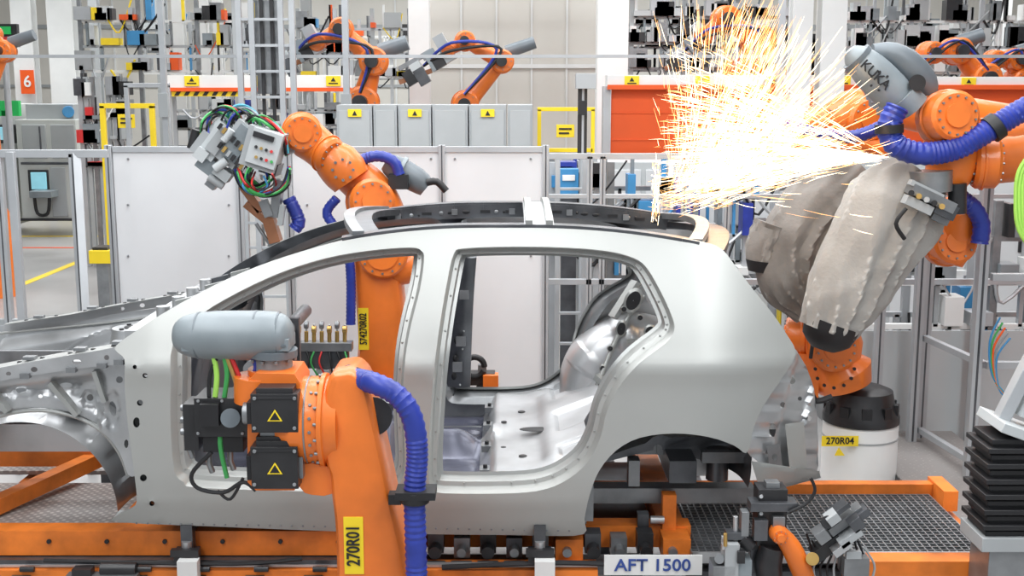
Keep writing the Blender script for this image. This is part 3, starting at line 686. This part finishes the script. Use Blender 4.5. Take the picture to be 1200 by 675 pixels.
c.box(((gx0+gx1)/2,(gy0+gy1)/2,.56),(gx1-gx0,gy1-gy0,.01),BLK2)
n=40
for i in range(n+1): c.box((gx0+(gx1-gx0)*i/n,(gy0+gy1)/2,.595),(.006,gy1-gy0,.03),MSTL)
for i in range(22): c.box(((gx0+gx1)/2,gy0+(gy1-gy0)*i/21,.597),(gx1-gx0,.006,.028),MSTL)
c.box(((gx0+gx1)/2,gy0,.59),(gx1-gx0,.012,.05),GALV)
for (u,h) in ((226,.14),(632,.14)):
    x=P(u,640,.15).x;c.box((x,.10,.68),(.05,.08,h),DSTL);c.box((x,.06,.62),(.1,.06,.05),BLK2);c.cyl((x,.06,.55),(x,.06,.68),.022,GALV)
    c.box((x+.02,.0,.56),(.085,.05,.12),WHT2,(0,0,0));c.box((x,.03,.64),(.12,.03,.03),BLK2)
for k in range(11):
    x=-.45+k*.115
    c.box((x,.22,.60+.02*(k%2)),(.07,.08,.09),[BLK2,DSTL,MSTL][k%3]);c.cyl((x,.12,.60),(x,.18,.60),.028 if k%2 else .02,[MSTL,BLK2][k%2],seg=16);c.box((x,.10,.555),(.09,.05,.02),DSTL)
    if k%3==0: c.box((x,.30,.66),(.05,.05,.12),DSTL);c.cyl((x+.03,.26,.7),(x+.09,.26,.7),.018,GALV,seg=12)
for k in range(7):
    x=-2.35+k*.25;c.box((x,.035,.52),(.08,.03,.03),DSTL);c.cyl((x,.03,.565),(x+.06,.03,.565),.012,BLK2,seg=10);c.cyl((x+.1,.10,.66),(x+.1,.11,.66),.010,BLK,seg=8)
c.tube([(-2.0,.04,.60),(-1.2,.04,.585),(-.9,.06,.60)],.010,BLK,8,4);c.tube([(-.3,.04,.57),(.2,.04,.59),(.6,.05,.57)],.012,BLK,8,4)
c.cyl((-1.75,.02,.57),(-1.6,.02,.57),.028,BLK2);c.box((-1.74,.0,.545),(.30,.06,.02),MSTL);c.box((-1.82,.0,.565),(.08,.05,.04),BLK2)
c.bx(708,651,823,674,.03,.01,WHT2);c.text('AFT 1500',P(765,663,.026),.075,NAVY,(90,0,0),1.08)
c.done(.003)
w=B('walkway_plate')
w.box((2.79,3.2,.16),(.70,4.0,.02),TREAD);w.box((2.46,3.2,.08),(.04,4.0,.16),MSTL);w.box((3.12,3.2,.08),(.04,4.0,.16),MSTL)
w.done(.002)
k_=B('robot_weld_clamp_fixture')
yf=-.25
def K(u,v,d=0): return P(u,v,yf+d)
k_.bx(888,574,922,640,yf,.10,BLK2);k_.bx(880,590,935,600,yf-.03,.08,DSTL);k_.bx(898,566,914,576,yf+.02,.05,MSTL);k_.bx(884,610,900,634,yf-.03,.04,DSTL);k_.bx(906,606,920,622,yf-.03,.04,MSTL)
for k in range(6): k_.cyl(K(892+(k%2)*24,582+k*10,-.01),K(892+(k%2)*24,582+k*10,.0),.008,GALV,seg=8)
k_.tube([K(905,640),K(900,660),K(903,690),K(903,760)],[.05,.055,.05,.05],BLK2,14)
k_.tube([K(912,622,-.03),K(926,640,-.03),K(938,665,-.03),K(945,690),K(950,760)],[.03,.04,.042,.04,.04],ORG,16,3)
k_.joint(K(912,625,-.03),(0,-1,0),.036,.09,ORG,8)
k_.box(K(855,655),(.055,.1,.16),GRYC);k_.box(K(846,672),(.09,.1,.1),MSTL);k_.box(K(870,665),(.06,.08,.09),LGRY);k_.cyl(K(868,630),K(880,640),.03,BLK2)
k_.cyl(K(862,640),K(862,605),.01,GALV);k_.box(K(885,655,.05),(.05,.05,.1),DSTL);k_.cyl(K(843,655,-.04),K(843,655,0),.02,MSTL);k_.box(K(856,640,-.03),(.07,.03,.02),GALV);k_.box(K(868,652,-.05),(.03,.03,.05),BLK2)
k_.box(K(862,626,.0),(.08,.05,.03),DSTL);k_.box(K(872,612,.0),(.03,.05,.10),MSTL);k_.cyl(K(850,640,-.05),K(850,625,-.05),.008,BRS)
A=(0,-38,0)
for (u,v,sx,sz,m,d) in ((990,608,.16,.035,MSTL,0),(978,622,.16,.045,DSTL,.02),(968,640,.13,.05,BLK2,.0),(995,628,.10,.03,GRYC,-.05),(1002,612,.05,.05,DSTL,-.05),(962,626,.05,.05,MSTL,-.05),(985,640,.08,.03,GALV,-.05),(975,606,.05,.035,GRYC,-.04),(1010,600,.05,.03,DSTL,-.02),(982,596,.09,.02,DSTL,-.02)): k_.box(K(u,v,d),(sx,.07,sz),m,A)
k_.cyl(K(1000,598),K(985,632),.014,GALV);k_.cyl(K(1010,616),K(972,648),.012,GALV);k_.box(K(1000,660),(.10,.1,.08),MSTL);k_.box(K(1000,650,-.05),(.06,.02,.03),GRYC)
k_.cyl(K(970,612,-.06),K(970,612,.0),.026,BLK2);k_.cyl(K(952,655,-.08),K(952,655,-.04),.026,BRS);k_.cyl(K(990,640,-.07),K(990,640,-.03),.018,BLK2)
for j in range(12):
    u=945+j*6;k_.tube([K(u,625+j%3*8),K(u+6,648),K(u-8+j*2,666),K(u+4,695)],.005,[BLK,BLK,GRYC][j%3],6,4)
k_.tube([K(u,v,-.04) for u,v in ((925,600),(945,590),(955,575),(950,560))],.007,BLK,6,4)
k_.box((K(905,700).x+.05,yf+.05,.2),(.4,.24,.4),DSTL)
k_.done(.003)
b=B('linear_axis_bellows')
yq=-.25
zc0=P(1170,628,yq).z;zc1=P(1170,520,yq).z
xm=P(1180,560,yq).x
for i in range(13):
    z=zc0+(zc1-zc0)*i/12;wd=.22;b.box((xm+.03,yq+.12,z),(wd-(.0 if i%2 else .04),.24-(.0 if i%2 else .04),.022),BLK)
b.box((xm+.03,yq+.12,(zc0+zc1)/2),(.16,.18,zc1-zc0),BLK)
b.box((xm+.07,yq+.12,zc1+.03),(.22,.26,.04),PALE,(0,20,0));b.box((xm+.07,yq+.12,zc0-.04),(.30,.24,.06),GRYC);b.box((xm+.07,yq+.12,(zc0-.06)/2),(.22,.2,zc0-.06),MSTL)
b.beam((xm-.0,yq+.12,zc1+.04),(xm+.16,yq+.12,zc1+.42),.06,.05,ALU);b.beam((xm+.1,yq+.14,zc1+.08),(xm+.22,yq+.14,zc1+.30),.03,.03,DSTL);b.box((xm+.16,yq+.12,zc1+.16),(.12,.1,.2),PALE,(0,22,0))
b.done(.003)
pv=B('pneumatic_valve_stand')
yp=1.9
pv.bx(346,402,412,412,yp,.08,MSTL);pv.bx(350,412,408,432,yp+.01,.06,DSTL)
for k in range(7):
    u=350+k*9;pv.cyl(P(u,402,yp+.04),P(u,388,yp+.04),.012,BRS,seg=10);pv.cyl(P(u-2.5,386-(k%2)*5,yp+.04),P(u+2.5,386-(k%2)*5,yp+.04),.022,[BRS,MSTL][k%2],seg=12);pv.cyl(P(u,388,yp+.04),P(u,380-(k%2)*4,yp+.04),.006,GALV,seg=8)
    pv.tube([P(u,412,yp),P(u+R(-4,4),425,yp-.02),P(u+R(-6,6),440,yp)],.006,[BLK,BLK,GRN,RED][k%4],6,4)
a=P(379,432,yp+.04);pv.box((a.x,a.y,a.z/2),(.08,.06,a.z),ALU);pv.box((a.x,a.y,.01),(.2,.15,.02),MSTL)
pv.done(.002)
pv=B('seam_gripper_stand')
yp=2.15
k2=P(556,430,yp)
pv.tube([k2+Vector((.06*math.cos(t),0,.06*math.sin(t))) for t in [i*.42 for i in range(15)]],.018,BLK,10,2)
pv.bx(548,438,580,452,yp,.1,BLK2);pv.bx(566,440,584,458,yp-.03,.08,ORG);pv.bx(560,428,570,440,yp,.05,MSTL)
pv.box((k2.x+.05,yp+.05,(k2.z-.12)/2),(.08,.08,k2.z-.12),DSTL);pv.box((k2.x+.05,yp+.05,.01),(.3,.3,.02),MSTL)
pv.done(.002)
# ================================================================= FENCES
ff=B('safety_fence')
yF=3.4
def post(o,u,y,ztop,w=.045,m=ALU):
    x=P(u,300,y).x;o.box((x,y,ztop/2),(w,w,ztop),m);o.box((x,y-w/2,ztop/2),(w*.2,.004,ztop),DSTL)
zt=P(300,175,yF).z
for u0,u1 in ((137,282),(345,517),(521,636)):
    xa=P(u0,260,yF).x;xb=P(u1,260,yF).x
    ff.box(((xa+xb)/2,yF,zt/2+.08),(xb-xa,.02,zt-.16),WHT)
    ff.box(((xa+xb)/2,yF,zt),(xb-xa,.04,.04),ALU);ff.box(((xa+xb)/2,yF,.12),(xb-xa,.04,.04),ALU)
for u in (134,284,341,519,639): post(ff,u,yF-.01,zt+.03)
for u in (150,268,360,505,533,622):
    for v in (186,240,300): ff.cyl(P(u,v,yF-.02),P(u,v,yF),.008,MSTL,seg=8)
ff.done(.002)
ff=B('safety_fence')
yG=3.0
zt=P(50,180,yG).z
for u in (-60,6,93): post(ff,u,yG,zt,.05)
for z in (zt,P(50,385,yG).z): ff.beam((P(-60,300,yG).x,yG,z),(P(133,300,yG).x,yG,z),.05,.05,ALU)
z=P(50,408,yG).z
ff.beam((P(-60,300,yG).x,yG,z+.1),(P(133,300,yG).x,yG,z+.1),.04,.2,GRYC)
ff.beam(P(12,178,2.6),P(30,420,2.6),.05,.04,ALU);ff.beam(P(90,180,3.0),P(104,420,2.7),.05,.04,ALU)
ff.done(.002)
ff=B('safety_fence')
zt=P(800,183,3.6).z
for u in (690,705,800,850,925): post(ff,u,3.6,zt,.04)
xr=P(1240,300,3.6).x;xl=P(640,300,3.6).x
ff.beam((xl,3.6,zt),(xr,3.6,zt),.04,.04,ALU)
z=P(800,330,3.6).z;ff.beam((xl,3.6,z),(xr,3.6,z),.04,.04,ALU);z=P(800,230,3.6).z;ff.beam((xl,3.6,z),(xr,3.6,z),.03,.03,ALU)
for u in (1035,1090,1150): post(ff,u,3.3,zt+.0,.06)
for (u,y) in ((1152,2.4),(1080,3.2)):
    x=P(u,300,y).x;h=P(u,205,y).z;ff.box((x,y,.17+h/2-.085),(.06,.06,h-.17),ALU);ff.box((x,y-.031,h/2+.09),(.014,.004,h-.17),DSTL)
a=P(1152,470,2.4);b2=P(1080,470,3.2)
for z in (.25,.9,P(1152,210,2.4).z): ff.beam((a.x,2.4,z),(b2.x,3.2,z),.04,.04,ALU)
for z in (.3,.9,1.45): ff.beam((a.x,2.4,z),(a.x+1.2,2.4,z),.045,.045,ALU)
ff.box((P(1120,460,3.4).x+.3,3.45,.5),(2.2,.01,.8),PALE)
for k in range(5):
    ff.tube([P(1172+k*3,372+k*6,2.3),P(1160+k*2,400+k*5,2.3),P(1163+k*2,440+k*4,2.3),P(1185,470,2.3)],.007,[CYN,GRN,ORS,LGRY,CYN][k],6,5)
ff.done(.002)
# ================================================================= BACKGROUND
fl=B('floor');fl.box((0,13,-.05),(44,40,.1),CONC);fl.done()
ln=B('floor_marking')
for (x,y,sx,sy,m) in ((-6.5,12,.12,18,YEL),(-9,16,6,.12,YEL),(-6,14.5,5,.1,ORS),(6,14,.12,20,YEL)): ln.box((x,y,.003),(sx,sy,.004),m)
ln.done()
wl=B('wall_back');wl.box((0,33,4),(44,.2,8),WALL)
for k in range(30): wl.box((-21+k*1.45,32.88,4),(.05,.05,8),WHT2)
wl.box((0,32.86,4.4),(44,.1,.12),GRYC);wl.box((0,32.86,2.6),(44,.1,.08),GRYC)
wl.done()
w2=B('wall_left');w2.box((-22,13,4),(.2,40,8),WALL);w2.done()
w2=B('wall_right');w2.box((22,13,4),(.2,40,8),WALL);w2.done()
ce=B('ceiling');ce.box((0,13,8.05),(44,40,.1),CEIL);ce.done()
pw=B('wall_partition')
xa=P(500,60,14).x;xb=P(705,60,14).x
pw.box(((xa+xb)/2,14,2.5),(xb-xa,.12,5.0),WALL)
for k in range(6): pw.box((xa+(xb-xa)*k/5,13.92,2.5),(.03,.03,5.0),WHT2)
pw.box(((xa+xb)/2,13.9,2.9),(xb-xa,.06,.06),WHT2)
pw.done()
def column(u0,u1,y,m=WHT2,sign=None):
    o=B('building_column');xa=P(u0,50,y).x;xb=P(u1,50,y).x;w_=xb-xa
    o.box(((xa+xb)/2,y-.12*w_-.1,3.9),(w_,.03,7.8),m);o.box(((xa+xb)/2,y+w_*.3,3.9),(w_,.03,7.8),m);o.box(((xa+xb)/2,y+.05,3.9),(w_*.25,w_*.5,7.8),m)
    o.box(((xa+xb)/2,y,.2),(w_*1.1,w_*.8,.4),YEL)
    if sign: o.bx(sign[0],sign[1],sign[2],sign[3],y-.3-.12*w_,.02,ORS);o.text(sign[4],P((sign[0]+sign[2])/2,(sign[1]+sign[3])/2,y-.32-.12*w_),.32,WHT2)
    o.done(.004)
column(18,42,20,WHT2,(24,82,40,110,'6'));column(60,90,20);column(185,197,18,GRYC);column(205,218,16);column(232,248,16)
column(480,504,9);column(699,735,10.2);column(925,948,7);column(958,987,7);column(355,366,15,GRYC);column(1035,1048,16,GRYC)
column(252,262,16);column(275,283,12,GRYC);column(1165,1180,18);column(108,118,18,GRYC)
def shutter(u0,u1,y,curt,vt=88,vb=104,vc=182,ns=3):
    o=B('roller_shutter_door');o.bx(u0,vt,u1,vb,y,.35,WHT2)
    a=P(u0,vb,y).x;b_=P(u1,vb,y).x;zt_=P(u0,vb,y).z
    o.box(((a+b_)/2,y+.02,zt_-.01),(b_-a,.1,.05),ORS)
    if curt:
        o.box(((a+b_)/2,y+.12,zt_/2),(b_-a-.1,.02,zt_),ORS)
        for k in range(9): o.box(((a+b_)/2,y+.105,zt_*k/9),(b_-a-.1,.01,.015),ORS)
    for x in (a,b_): o.box((x,y+.15,zt_/2),(.08,.2,zt_),ALU)
    for k in range(ns):
        u=u0+20+(u1-u0-50)*k/(ns-1);o.bx(u,vt+1,u+17,vt+13,y-.02,.015,YEL);o.bx(u+3,vt+9,u+14,vt+10.5,y-.025,.004,BLK);t=[P(u+8.5,vt+2.5,y-.025),P(u+5.5,vt+7.5,y-.025),P(u+11.5,vt+7.5,y-.025)];o.prism(t,(0,.004,0),BLK)
    if not curt:
        for k in range(7): 
            u=u0+8+k*11;o.prism([P(u,vb+8,y-.01),P(u+5,vb+8,y-.01),P(u+9,vb+2,y-.01),P(u+4,vb+2,y-.01)],(0,.01,0),BLK)
        o.bx(u0+5,vb+1,u0+90,vb+9,y,.03,YEL)
    o.done(.003)
shutter(196,412,11,False);shutter(712,1010,8.2,True,88,101,ns=4);shutter(1014,1250,8.2,True,90,101)
DOOR=mat('cabinet_door',(.41,.43,.435),.45,0,.04)
cb=B('control_cabinet_row')
yC=5.6;zt=P(500,123,yC).z
edges=[394,437,466,506,549,594,625]
for a,b_ in zip(edges,edges[1:]):
    x0_,x1_=P(a,150,yC).x,P(b_,150,yC).x
    cb.box(((x0_+x1_)/2,yC+.25,zt/2),(x1_-x0_-.012,.5,zt),GRYC);cb.box(((x0_+x1_)/2,yC-.005,zt/2+.03),(x1_-x0_-.05,.015,zt-.15),DOOR);cb.box((x1_-.05,yC-.02,zt*.6),(.02,.02,.12),BLK2)
    if a in (394,466,549): 
        u=(a+b_)/2-8;cb.bx(u,128,u+16,137,yC-.03,.006,YEL);cb.prism([P(u+8,129.5,yC-.034),P(u+5,135.5,yC-.034),P(u+11,135.5,yC-.034)],(0,.003,0),BLK)
cb.done(.004)
def frame(u0,v0,u1,v1,y,m,w=.06,signs=()):
    o=B('light_curtain_frame');a=P(u0,v0,y);b_=P(u1,v0,y)
    o.box((a.x,y,a.z/2),(w,w,a.z),m);o.box((b_.x,y,a.z/2),(w,w,a.z),m);o.box(((a.x+b_.x)/2,y,a.z),(b_.x-a.x+w,w,w),m)
    z=P(u0,v1,y).z;o.box(((a.x+b_.x)/2,y,z),(b_.x-a.x,w,w),m)
    for s_ in signs: o.bx(*s_,y-.04,.01,YEL);o.bx(s_[0]+3,s_[1]+4,s_[2]-3,s_[1]+6,y-.05,.005,BLK);o.bx(s_[0]+3,s_[1]+9,s_[2]-6,s_[1]+11,y-.05,.005,BLK)
    o.done(.003)
frame(120,124,178,176,10,YEL,.06,((138,134,158,150),));frame(632,128,695,176,6.2,YEL,.035,((652,146,673,161),));frame(148,100,196,176,9,ALU,.05)
la=B('ladder_tower');yl=6.2
for u in (281,296,330,343): la.beam((P(u,60,yl).x,yl,0),(P(u,60,yl).x,yl,5.2),.05,.05,ALU)
for k in range(22): la.beam((P(281,60,yl).x,yl,.2+k*.23),(P(343,60,yl).x,yl,.2+k*.23),.025,.025,ALU)
la.bx(300,0,326,110,yl+.1,.05,MSTL)
for u in (306,318): la.beam((P(u,60,yl).x,yl+.06,2),(P(u,60,yl).x,yl+.06,5.2),.03,.03,BLK2)
la.done(.002)
sp=B('signal_post');sp.bx(677,100,688,180,4.3,.02,BLK2);x=P(683,150,4.3).x;sp.cyl((x,4.32,0),(x,4.32,P(683,90,4.3).z),.022,ALU);sp.bx(675,86,699,104,4.25,.1,GRYC);sp.box((x,4.32,.01),(.25,.25,.02),MSTL);sp.bx(678,118,688,135,4.2,.05,BLK);sp.done(.002)
for u,y in ((405,7),(190,8),(915,6)):
    o=B('utility_mast');x=P(u,50,y).x;o.box((x,y,2.6),(.06,.06,5.2),ALU);o.box((x,y,.01),(.25,.25,.02),ALU);o.box((x,y-.05,2.4),(.1,.06,.25),GRYC);o.done(.002)
co=B('operator_console');yo=16.0
CON=mat('console_offwhite',(.54,.56,.54),.5,0,.05,1)
co.bx(22,140,92,258,yo,1.0,CON);co.bx(-30,122,20,262,yo+.3,.9,CON);co.bx(30,122,86,140,yo+.2,.7,GRYC)
co.bx(36,202,54,222,yo-.06,.05,SCR);co.bx(33,199,57,225,yo-.03,.03,BLK2);co.bx(-4,146,18,168,yo+.1,.15,BLK2);co.bx(-2,149,15,164,yo+.08,.02,SCR);co.bx(34,224,60,232,yo-.35,.35,LGRY)
co.bx(60,196,78,254,yo-.02,.02,GRYC);co.bx(24,190,90,193,yo-.02,.03,DSTL);co.bx(26,146,54,186,yo-.02,.03,GRYC);co.bx(60,146,88,186,yo-.02,.03,GRYC);co.bx(46,148,48,184,yo-.04,.02,DSTL);co.bx(22,256,92,259,yo-.05,.05,BLK2)
co.cyl(P(80,131,yo+.1),P(80,131,yo+.2),.1,CYN);co.tube([P(40,228,yo-.1),P(44,250,yo-.1),P(56,250,yo-.1),P(58,230,yo-.1)],.03,BLK,8,4);co.bx(2,175,16,258,yo+.2,.12,GRYC)
co.done(.01)
o=B('small_parts_bin');o.bx(104,294,130,309,7.5,.3,YEL);z=P(110,309,7.5).z;o.bx(108,290,126,295,7.55,.2,BLK2);x=P(117,300,7.5).x;o.box((x,7.65,z/2),(.12,.2,z),MSTL);o.done(.003)
o=B('illuminated_sign');o.bx(-10,28,20,55,14,.1,BLK2);o.bx(-8,31,12,40,13.97,.03,GSIGN);o.bx(-8,43,15,51,13.97,.03,RED);o.cyl(P(5,55,14.05),(P(5,55,14.05).x,14.05,0),.05,ALU);o.done()
o=B('illuminated_sign');o.bx(-10,118,22,136,15,.1,GSIGN);x=P(5,130,15).x;o.box((x,15.05,1.1),(.1,.1,2.2),ALU);o.done()
def clutter(name,u0,u1,v0,v1,y,n,mats,dd=1.5,big=1.,st=.9):
    o=B(name);a=P(u0,(v0+v1)/2,y).x;b_=P(u1,(v0+v1)/2,y).x;zh=P(u0,v0,y).z;zl=P(u0,v1,y).z
    nn=max(3,int((b_-a)/st))
    for dy in (0,dd):
        for i in range(nn+1):
            x=a+(b_-a)*i/nn;o.box((x,y+dy,zh/2),(.06,.06,zh),random.choice([ALU,GRYC,MSTL]))
    nr=max(3,int((zh-zl)/.3));zs=[zl+(zh-zl)*(k+.15)/nr for k in range(nr)]
    for z in zs:
        for dy in (0,dd): o.box(((a+b_)/2,y+dy,z),(b_-a,.05,.04),random.choice([WHT2,ALU,GRYC,MSTL]))
    hz=(zh-zl)/nr
    for i in range(n):
        x=R(a,b_);z=random.choice(zs)+.02;dy=random.choice((0,dd));t=random.random();m=random.choice(mats);h=R(.15,.85)*hz
        if t<.55: o.box((x,y+dy,z+h/2),(R(.05,.28)*big,.2,h),m)
        elif t<.85: o.box((x,y+dy,z+hz*.5-.02),(R(.02,.05),.05,hz),m)
        else: o.tube([(x,y+dy-.05,z),(x+R(.05,.2),y+dy-.05,z-.5*hz),(x+R(.25,.5),y+dy-.05,z+hz*R(0,1))],R(.008,.018),random.choice([BLK,m]),6,4)
    o.done()
CM=[GRYC,WHT2,MSTL,ALU,LGRY,GRYC,DSTL,ALU,PALE,WHT2,BLK2]
CM2=CM+[YEL,ORS,CYN]
clutter('weld_line_equipment',95,300,0,88,14,130,CM2,3)
clutter('weld_line_equipment',350,480,10,95,14.4,70,CM2,3)
clutter('weld_line_equipment',740,925,-5,85,12,190,CM,2)
clutter('weld_line_equipment',985,1230,0,90,13,240,CM,2.5)
clutter('weld_line_equipment',205,410,112,175,12,80,CM+[BLUE,YEL],1.5)
clutter('tool_rack',648,700,190,300,4.75,60,[BLUE,CYN,BLK2,GRYC,ALU,LGRY],.5,.5,.5)
clutter('tool_rack',715,955,190,330,5.2,110,[BLUE,CYN,BLK2,GRYC,ALU,LGRY,WHT2],.8,.7)
clutter('tool_rack',1010,1240,235,440,4.4,60,[BLK2,GRYC,ALU,LGRY,WHT2,GRYC,CYN],.5,.7,1.2)
clutter('tool_rack',96,118,90,200,12.5,40,CM+[RED],1.2,1,.5)
o=B('machine_enclosure')
yE=7.2
for (a,b_,v_) in ((700,960,190),(990,1250,190)):
    xa=P(a,300,yE).x;xb=P(b_,300,yE).x;z=P(800,v_,yE).z;o.box(((xa+xb)/2,yE+.3,z/2),(xb-xa,.6,z),PALE)
    for k in range(5): o.box((xa+(xb-xa)*(k+.5)/5,yE-.01,z/2),((xb-xa)/5-.05,.02,z-.15),WHT);o.box((xa+(xb-xa)*(k+.9)/5,yE-.03,z*.55),(.03,.03,.15),BLK2)
o.done(.004)
o=B('parts_cabinet')
o.bx(655,198,678,232,4.45,.12,CYN);x=P(667,215,4.45).x;z=P(667,232,4.45).z;o.box((x,4.51,z/2),(.12,.10,z),DSTL);o.bx(659,205,674,212,4.44,.01,WHT2)
o.done(.004)
o=B('step_ladder')
for u in (653,684): o.beam((P(u,300,3.9).x,3.9,0),(P(u,300,3.9).x,3.9,P(u,185,3.9).z),.035,.035,ALU)
for k in range(9): o.beam((P(653,300,3.9).x,3.9,.25+k*.23),(P(684,300,3.9).x,3.9,.25+k*.23),.03,.02,ALU)
o.done(.002)
tr=B('overhead_steel_truss')
for (y,z) in ((11.6,4.15),(19,4.9),(24,5.0)):
    tr.box((0,y,z),(40,.12,.08),WHT2);tr.box((0,y,z+.7),(40,.12,.10),WHT2)
    for k in range(40): tr.beam((-20+k,y,z),(-19.5+k,y,z+.7),.05,.05,GRYC);tr.beam((-19.5+k,y,z+.7),(-19+k,y,z),.05,.05,GRYC)
for x in range(-18,19,6): tr.box((x,17,5.3),(.12,22,.15),GRYC)
for x in (-20,20):
    for y in (11.6,19,24): tr.box((x,y,2.5),(.2,.2,5),GRYC)
tr.done()
o=B('cable_tray');z=P(600,66,7.0).z;o.box((0,7.0,z),(16,.05,.03),ALU)
for x in (-8,-5.2,5.2,8): o.box((x,7.0,z/2),(.06,.06,z),ALU)
o.done()
lu=B('ceiling_luminaire')
for y in (12.9,16,20.5,26):
    for x in range(-14,15,4): lu.box((x,y,5.0+(y-12)*.03),(1.6,.22,.06),WHT2);lu.box((x,y,4.95+(y-12)*.03),(1.5,.1,.04),TUBE);lu.cyl((x,y,5.0+(y-12)*.03),(x,y,8),.01,ALU,seg=6)
lu.done()

# ================================================================= SPARKS
random.seed(11)
sk=B('welding_sparks')
YS=1.25
src=P(1042,184,YS)
def streak(a,b_,w,m,sag=0):
    a=Vector(a);b_=Vector(b_);mid=a.lerp(b_,.5)+Vector((0,0,sag));sk.tube([a,mid,b_],[w*.3,w,w*.25],m,3,1)
for k in range(2300):
    ang=random.gauss(.10,.26)
    if ang<-.20: ang=R(-.2,.1)
    if ang>.60: ang=R(.1,.55)
    dy=random.gauss(0,.2)
    L0=random.betavariate(2.4,1.5)*1.2;ln_=R(.02,.13)*(1 if k%4 else 2.0)
    d=Vector((-1,dy,math.tan(ang))).normalized();p0=src+d*L0;p1=p0+d*ln_
    g=.10*max(0,R(.2,1));p0.z-=g*L0**2;p1.z-=g*(L0+ln_)**2
    lim=P(765+random.expovariate(1/24),200,YS).x
    if p1.x<lim: continue
    if p1.z<1.97 and p1.x<.95: continue
    streak(p0,p1,R(.0006,.0018),SPW if random.random()<.55 else SPO,.004)
for k in range(170):
    L0=R(0,.35);d=Vector((-1,random.gauss(0,.05),random.gauss(.02,.07))).normalized();streak(src+d*L0,src+d*(L0+R(.05,.2)),R(.0007,.0016),SPW)
s2_=P(805,226,YS)
for k in range(1500):
    a=random.gauss(1.0,.42)
    if a>2.0: continue
    d=Vector((math.cos(a),R(-.25,.25),math.sin(a))).normalized()
    L0=random.random()**1.1*.82;p0=s2_+d*L0+Vector((R(-.10,.22),0,R(-.02,.02)));p1=p0+d*R(.03,.2)
    if p1.x<P(762,200,YS).x: continue
    streak(p0,p1,R(.0006,.0016),SPW if random.random()<.45 else SPO,-.003)
for k in range(80):
    p0=P(R(845,900),R(25,110),YS);d=Vector((.42+R(-.08,.08),0,1)).normalized();streak(p0,p0+d*R(.05,.25),.0011,SPO)
for k in range(90):
    p0=P(R(764,773),R(190,258),1.2);streak(p0,p0+Vector((R(-.01,.01),0,R(-.06,.06))),.0014,SPW if k%2 else SPO)
for k in range(110):
    p0=P(R(765,860),R(226,246),R(.9,1.4));streak(p0,p0+Vector((R(-.08,.08),0,R(-.0,.03))),.001,SPO)
sk.done()

# ================================================================= LIGHTS / CAMERA
def area(x,y,z,sx,sy,e,rot=(0,0,0),col=(.97,.985,1)):
    l=bpy.data.lights.new('hall_light','AREA');l.shape='RECTANGLE';l.size=sx;l.size_y=sy;l.energy=e;l.color=col
    o=bpy.data.objects.new('hall_light',l);o.location=(x,y,z);o.rotation_euler=[math.radians(a) for a in rot];bpy.context.scene.collection.objects.link(o)
area(-3,-2.5,6.4,.9,7,310,(18,0,0));area(3,-2.5,6.4,.9,7,310,(18,0,0));area(0,-1.5,6.4,.6,6,140,(12,0,0))
area(0,2.5,6.6,9,1.2,400);area(0,8,7.4,16,3,1000);area(0,16,7.4,24,3,1700);area(0,25,7.4,26,3,1900)
l=bpy.data.lights.new('weld_flash','POINT');l.energy=6;l.color=(1,.8,.55);l.shadow_soft_size=.15
o=bpy.data.objects.new('weld_flash',l);o.location=P(900,140,1.0);bpy.context.scene.collection.objects.link(o)
w=bpy.data.worlds.new('World');bpy.context.scene.world=w;w.use_nodes=True
w.node_tree.nodes['Background'].inputs[0].default_value=(.90,.95,1,1);w.node_tree.nodes['Background'].inputs[1].default_value=.62
cam=bpy.data.cameras.new('Camera');cam.lens=F/1200*36;cam.sensor_width=36;cam.clip_end=200
co=bpy.data.objects.new('Camera',cam);co.location=(0,CY,CH);co.rotation_euler=(math.pi/2-TH,0,0);bpy.context.scene.collection.objects.link(co)
bpy.context.scene.camera=co
bpy.context.scene.view_settings.view_transform='Standard'
